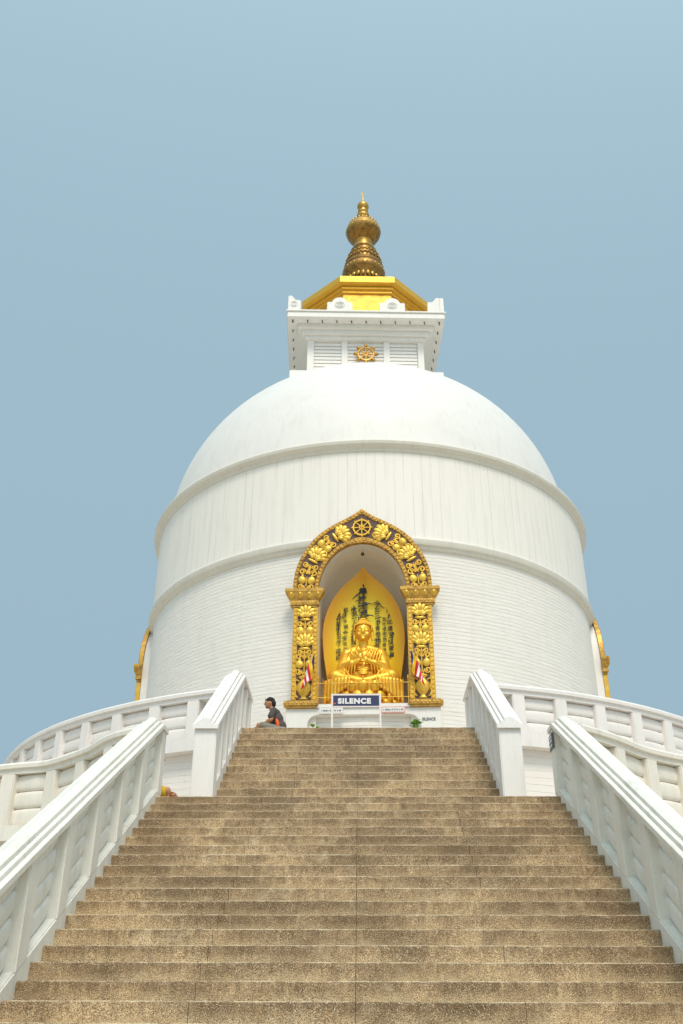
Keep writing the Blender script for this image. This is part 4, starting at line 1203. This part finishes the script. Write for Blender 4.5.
def plant(label, x, y, h, n, spread):
    t = thing('potted_plant', label, 'plant', (x, y, ZTER), 'plants in front of the shrine')
    MB().lathe([(.01, ZTER), (.10, ZTER), (.14, ZTER + .24), (.155, ZTER + .25), (.155, ZTER + .28), (.125, ZTER + .28), (.12, ZTER + .25), (.01, ZTER + .25)], 24, (x, y)).build('pot', M['pot'], t, smooth=40)
    mb = MB(); rs = random.Random(int(x * 100)); stm = MB()
    for i in range(n):
        a = rs.uniform(0, 2 * PI); e = rs.uniform(.3, 1.4); l = rs.uniform(.5, 1) * spread
        b = Vector((x, y, ZTER + .27)); tip = b + Vector((math.cos(a) * math.cos(e) * l, math.sin(a) * math.cos(e) * l, h * rs.uniform(.35, 1)))
        stm.tube([b, b.lerp(tip, .5) + Vector((0, 0, .03)), tip], .005, 5)
        rot = Matrix.Rotation(a, 3, 'Z') @ Matrix.Rotation(rs.uniform(-.6, .5), 3, 'Y') @ Matrix.Rotation(rs.uniform(-.5, .5), 3, 'X')
        mb.ell(tip, (rs.uniform(.05, .09), rs.uniform(.03, .05), .005), rot, 8, 4)
    stm.build('stem', M['leaf'], t); mb.build('leaves', M['leaf'], t, smooth=60)
plant('bright green potted plant near the right end of the grey recess', 1.21, 19.45, .52, 60, .16)
plant('low green potted plant at left end of grey recess, mostly hidden by top step', -.88, 19.45, .40, 36, .18)

# ------------------------------------------------------------------ people
def person(label, X, Y, Z, f, shirt, shorts, panel=None, lean=0.0, sc=1.0):
    """seated on the floor, knees forward, forearms resting on the legs; f = facing along x (+1 / -1)"""
    t = thing('person', label, 'person', (X, Y, Z))
    def Q(u, l, v): return Vector((X + f * (u + (max(0, v - .22) ** 1.25 * lean if v > .22 and u < .30 else 0)) * sc, Y + f * l * sc, Z + v * sc))
    def body(mb, only=None, grow=0):
        g = grow
        def c(a, b, ra, rb): mb.cap(Q(*a), Q(*b), (ra + g) * sc, (rb + g) * sc, 12)
        def e(p, r): mb.ell(Q(*p), tuple((k + g) * sc for k in r), None, 14, 10)
        if only in (None, 'shorts'):
            e((-.02, 0, .11), (.135, .165, .11))
            for q in (-1, 1): 
                c((.02, q * .095, .11), (.40 if only is None else .33, q * .20, .185 if only is None else .175), .088, .062 if only is None else .075)
        if only in (None, 'shirt'):
            e((.0, 0, .22), (.12, .15, .12)); e((.05, 0, .36), (.115, .16, .14)); e((.085, 0, .47), (.105, .175, .10))
            c((.10, -.13, .515), (.10, .13, .515), .06, .06)
            for q in (-1, 1):
                c((.10, q * .175, .505), (.165, q * .225, .30 if only is None else .37), .054, .042 if only is None else .052)
        if only is None:
            for q in (-1, 1):
                c((.165, q * .225, .30), (.40, q * .10, .20), .042, .028)
                c((.40, q * .20, .185), (.27, -q * .05, .06), .058, .040); c((.27, -q * .05, .055), (.39, -q * .09, .035), .038, .028)
            c((.115, 0, .53), (.155, 0, .615), .056, .052)
            e((.175, 0, .705), (.100, .078, .118)); e((.205, 0, .655), (.070, .060, .062))
            e((.285, 0, .690), (.020, .014, .016)); c((.272, 0, .72), (.286, 0, .692), .009, .012)
            e((.262, 0, .655), (.016, .024, .008)); e((.262, 0, .643), (.015, .022, .008)); e((.252, 0, .612), (.022, .026, .018))
            for q in (-1, 1):
                e((.258, q * .030, .728), (.016, .016, .008)); e((.165, q * .080, .695), (.022, .010, .030)); c((.262, q * .015, .744), (.250, q * .05, .742), .009, .007)
                e((.435, q * .085, .185), (.040, .036, .020))
                for i in range(4):
                    ln = (.058, .068, .064, .05)[i]; y0 = q * (.058 + .018 * i)
                    a = (.468, y0, .186); b = (.468 + ln * .5, y0, .180); d = (.468 + ln * .85, y0, .155)
                    c(a, b, .0092, .0086); c(b, d, .0086, .007)
                c((.415, q * .052, .182), (.445, q * .026, .172), .011, .009); c((.445, q * .026, .172), (.470, q * .022, .158), .009, .0075)
    mb = MB(); body(mb); b = blob(mb, 'body', M['skin'], t, .0075 * sc, 2, .4)
    mb = MB(); body(mb, 'shirt', .012); blob(mb, 'shirt', shirt, t, .012 * sc, 3)
    mb = MB(); body(mb, 'shorts', .014); blob(mb, 'shorts', shorts, t, .012 * sc, 3)
    mb = MB()
    mb.ell(Q(.160, 0, .745), (.100 * sc, .081 * sc, .086 * sc), None, 16, 10); mb.ell(Q(.105, 0, .70), (.060 * sc, .078 * sc, .08 * sc), None, 12, 8)
    for i in range(40):
        a = random.uniform(-PI, PI); e_ = random.uniform(.35, 1.5)
        mb.ell(Q(.165 + .10 * math.cos(a) * math.cos(e_), .078 * math.sin(a) * math.cos(e_), .745 + .080 * math.sin(e_)), (.016, .016, .016), None, 6, 4)
    blob(mb, 'hair', M['hair'], t, .009 * sc, 1)
    if panel:
        mb = MB(); 
        for q in (-1, 1):
            mb.ell(Q(.045, q * .150, .25), (.038 * sc, .036 * sc, .105 * sc), Matrix.Rotation(f * .25, 3, 'Y'), 12, 10)
        mb.build('side_panel', panel, t, smooth=60)
    return t
person('young man in charcoal and orange jersey and khaki shorts sitting atop the upper stairs', -1.50, 17.95, ZTER, -1, M['shirt'], M['shorts'], M['orange'], lean=.13, sc=.955)
person('person in yellow sitting on the landing, mostly hidden behind the left lower balustrade', -3.20, 14.30, ZLAND, 1, M['yellow_cloth'], M['yellow_cloth'], sc=1.0)

# pigeon on the turret eaves
bx = Vector(hm(2.03, -2.50, 21.30))
bd = thing('pigeon', 'small dark pigeon perched on the white turret eaves, right side', 'bird', tuple(bx))
mb = MB(); mb.ell(bx + Vector((0, 0, .10)), (.13, .065, .07), Matrix.Rotation(-.25, 3, 'Y'), 12, 8); mb.ell(bx + Vector((.10, 0, .19)), (.04, .035, .04)); mb.cap(bx + Vector((.07, 0, .12)), bx + Vector((.10, 0, .18)), .045, .03)
mb.cap(bx + Vector((.13, 0, .19)), bx + Vector((.165, 0, .185)), .012, .004, 6); mb.cap(bx + Vector((-.10, 0, .09)), bx + Vector((-.24, 0, .06)), .04, .02)
blob(mb, 'body', M['bird'], bd, .01, 2)
mb = MB()
for q in (-1, 1): mb.tube([bx + Vector((.01, q * .025, .06)), bx + Vector((.02, q * .025, 0))], .006, 5)
mb.build('leg', M['hook'], bd)

# ------------------------------------------------------------------ lift the whole place so the plaza lies at z = 0
for o in list(col.objects):
    if o.parent is None: o.location.z += EYE

# ------------------------------------------------------------------ camera
F, HD, PT, RO = 950.0, -.02204, .514, -.004
fw = Vector((math.sin(HD) * math.cos(PT), math.cos(HD) * math.cos(PT), math.sin(PT)))
rt = Vector((math.cos(HD), -math.sin(HD), 0)); up = rt.cross(fw)
rt2 = math.cos(RO) * rt - math.sin(RO) * up; up2 = math.sin(RO) * rt + math.cos(RO) * up
cam = bpy.data.cameras.new('camera'); co = bpy.data.objects.new('camera', cam); col.objects.link(co)
co.matrix_world = Matrix(((rt2.x, up2.x, -fw.x, .0618), (rt2.y, up2.y, -fw.y, 0), (rt2.z, up2.z, -fw.z, EYE), (0, 0, 0, 1)))
cam.sensor_fit = 'VERTICAL'; cam.sensor_height = 36; cam.lens = 36 * F / 1024; cam.clip_end = 2000; cam.clip_start = .05
scene.camera = co

# ------------------------------------------------------------------ light
SUN_EL, SUN_AZ = R(55), R(10)          # azimuth from behind the camera toward the right
sd = Vector((math.sin(SUN_AZ) * math.cos(SUN_EL), -math.cos(SUN_AZ) * math.cos(SUN_EL), math.sin(SUN_EL)))
sl = bpy.data.lights.new('sun', 'SUN'); sl.energy = 2.0; sl.angle = R(16); sl.color = (1.0, .895, .765)
so = bpy.data.objects.new('sun', sl); col.objects.link(so)
so.rotation_euler = (-sd).to_track_quat('-Z', 'Y').to_euler(); so.location = sd * 60
w = bpy.data.worlds.new('World'); scene.world = w; w.use_nodes = True
nt = w.node_tree; bg = nt.nodes['Background']
sky = nt.nodes.new('ShaderNodeTexSky'); sky.sky_type = 'NISHITA'; sky.sun_disc = False
sky.sun_elevation = SUN_EL; sky.sun_rotation = PI - SUN_AZ; sky.air_density = 1.0; sky.dust_density = 4.0; sky.ozone_density = 1.0; sky.altitude = 900
hz = nt.nodes.new('ShaderNodeMix'); hz.data_type = 'RGBA'; hz.inputs[0].default_value = .85
nt.links.new(sky.outputs[0], hz.inputs[6]); hz.inputs[7].default_value = (4.46, 6.42, 7.55, 1)
wc = nt.nodes.new('ShaderNodeTexCoord'); ws = nt.nodes.new('ShaderNodeSeparateXYZ'); nt.links.new(wc.outputs['Generated'], ws.inputs[0])
gr = nt.nodes.new('ShaderNodeMapRange'); gr.inputs[1].default_value = .05; gr.inputs[2].default_value = .85; gr.inputs[3].default_value = .97; gr.inputs[4].default_value = 1.14
nt.links.new(ws.outputs[2], gr.inputs[0])
ml = nt.nodes.new('ShaderNodeVectorMath'); ml.operation = 'SCALE'; nt.links.new(hz.outputs[2], ml.inputs[0]); nt.links.new(gr.outputs[0], ml.inputs['Scale'])
# hazy aureole round the sun
dt = nt.nodes.new('ShaderNodeVectorMath'); dt.operation = 'DOT_PRODUCT'; nt.links.new(wc.outputs['Generated'], dt.inputs[0]); dt.inputs[1].default_value = sd
mx_ = math_(nt, 'MAXIMUM', dt.outputs['Value'], 0); pw_ = math_(nt, 'POWER', mx_, 3.0)
cb = nt.nodes.new('ShaderNodeCombineXYZ')
for k_, a_ in enumerate((2.3, 1.86, 1.55)): nt.links.new(math_(nt, 'ADD', 1.0, math_(nt, 'MULTIPLY', pw_, a_)), cb.inputs[k_])
m2 = nt.nodes.new('ShaderNodeVectorMath'); m2.operation = 'MULTIPLY'; nt.links.new(ml.outputs[0], m2.inputs[0]); nt.links.new(cb.outputs[0], m2.inputs[1])
nt.links.new(m2.outputs[0], bg.inputs[0]); bg.inputs[1].default_value = .082
vs = scene.view_settings
vs.view_transform = 'Standard'; vs.look = 'None'; vs.gamma = 1; vs.use_curve_mapping = False; vs.exposure = .0
scene.render.engine = 'CYCLES'
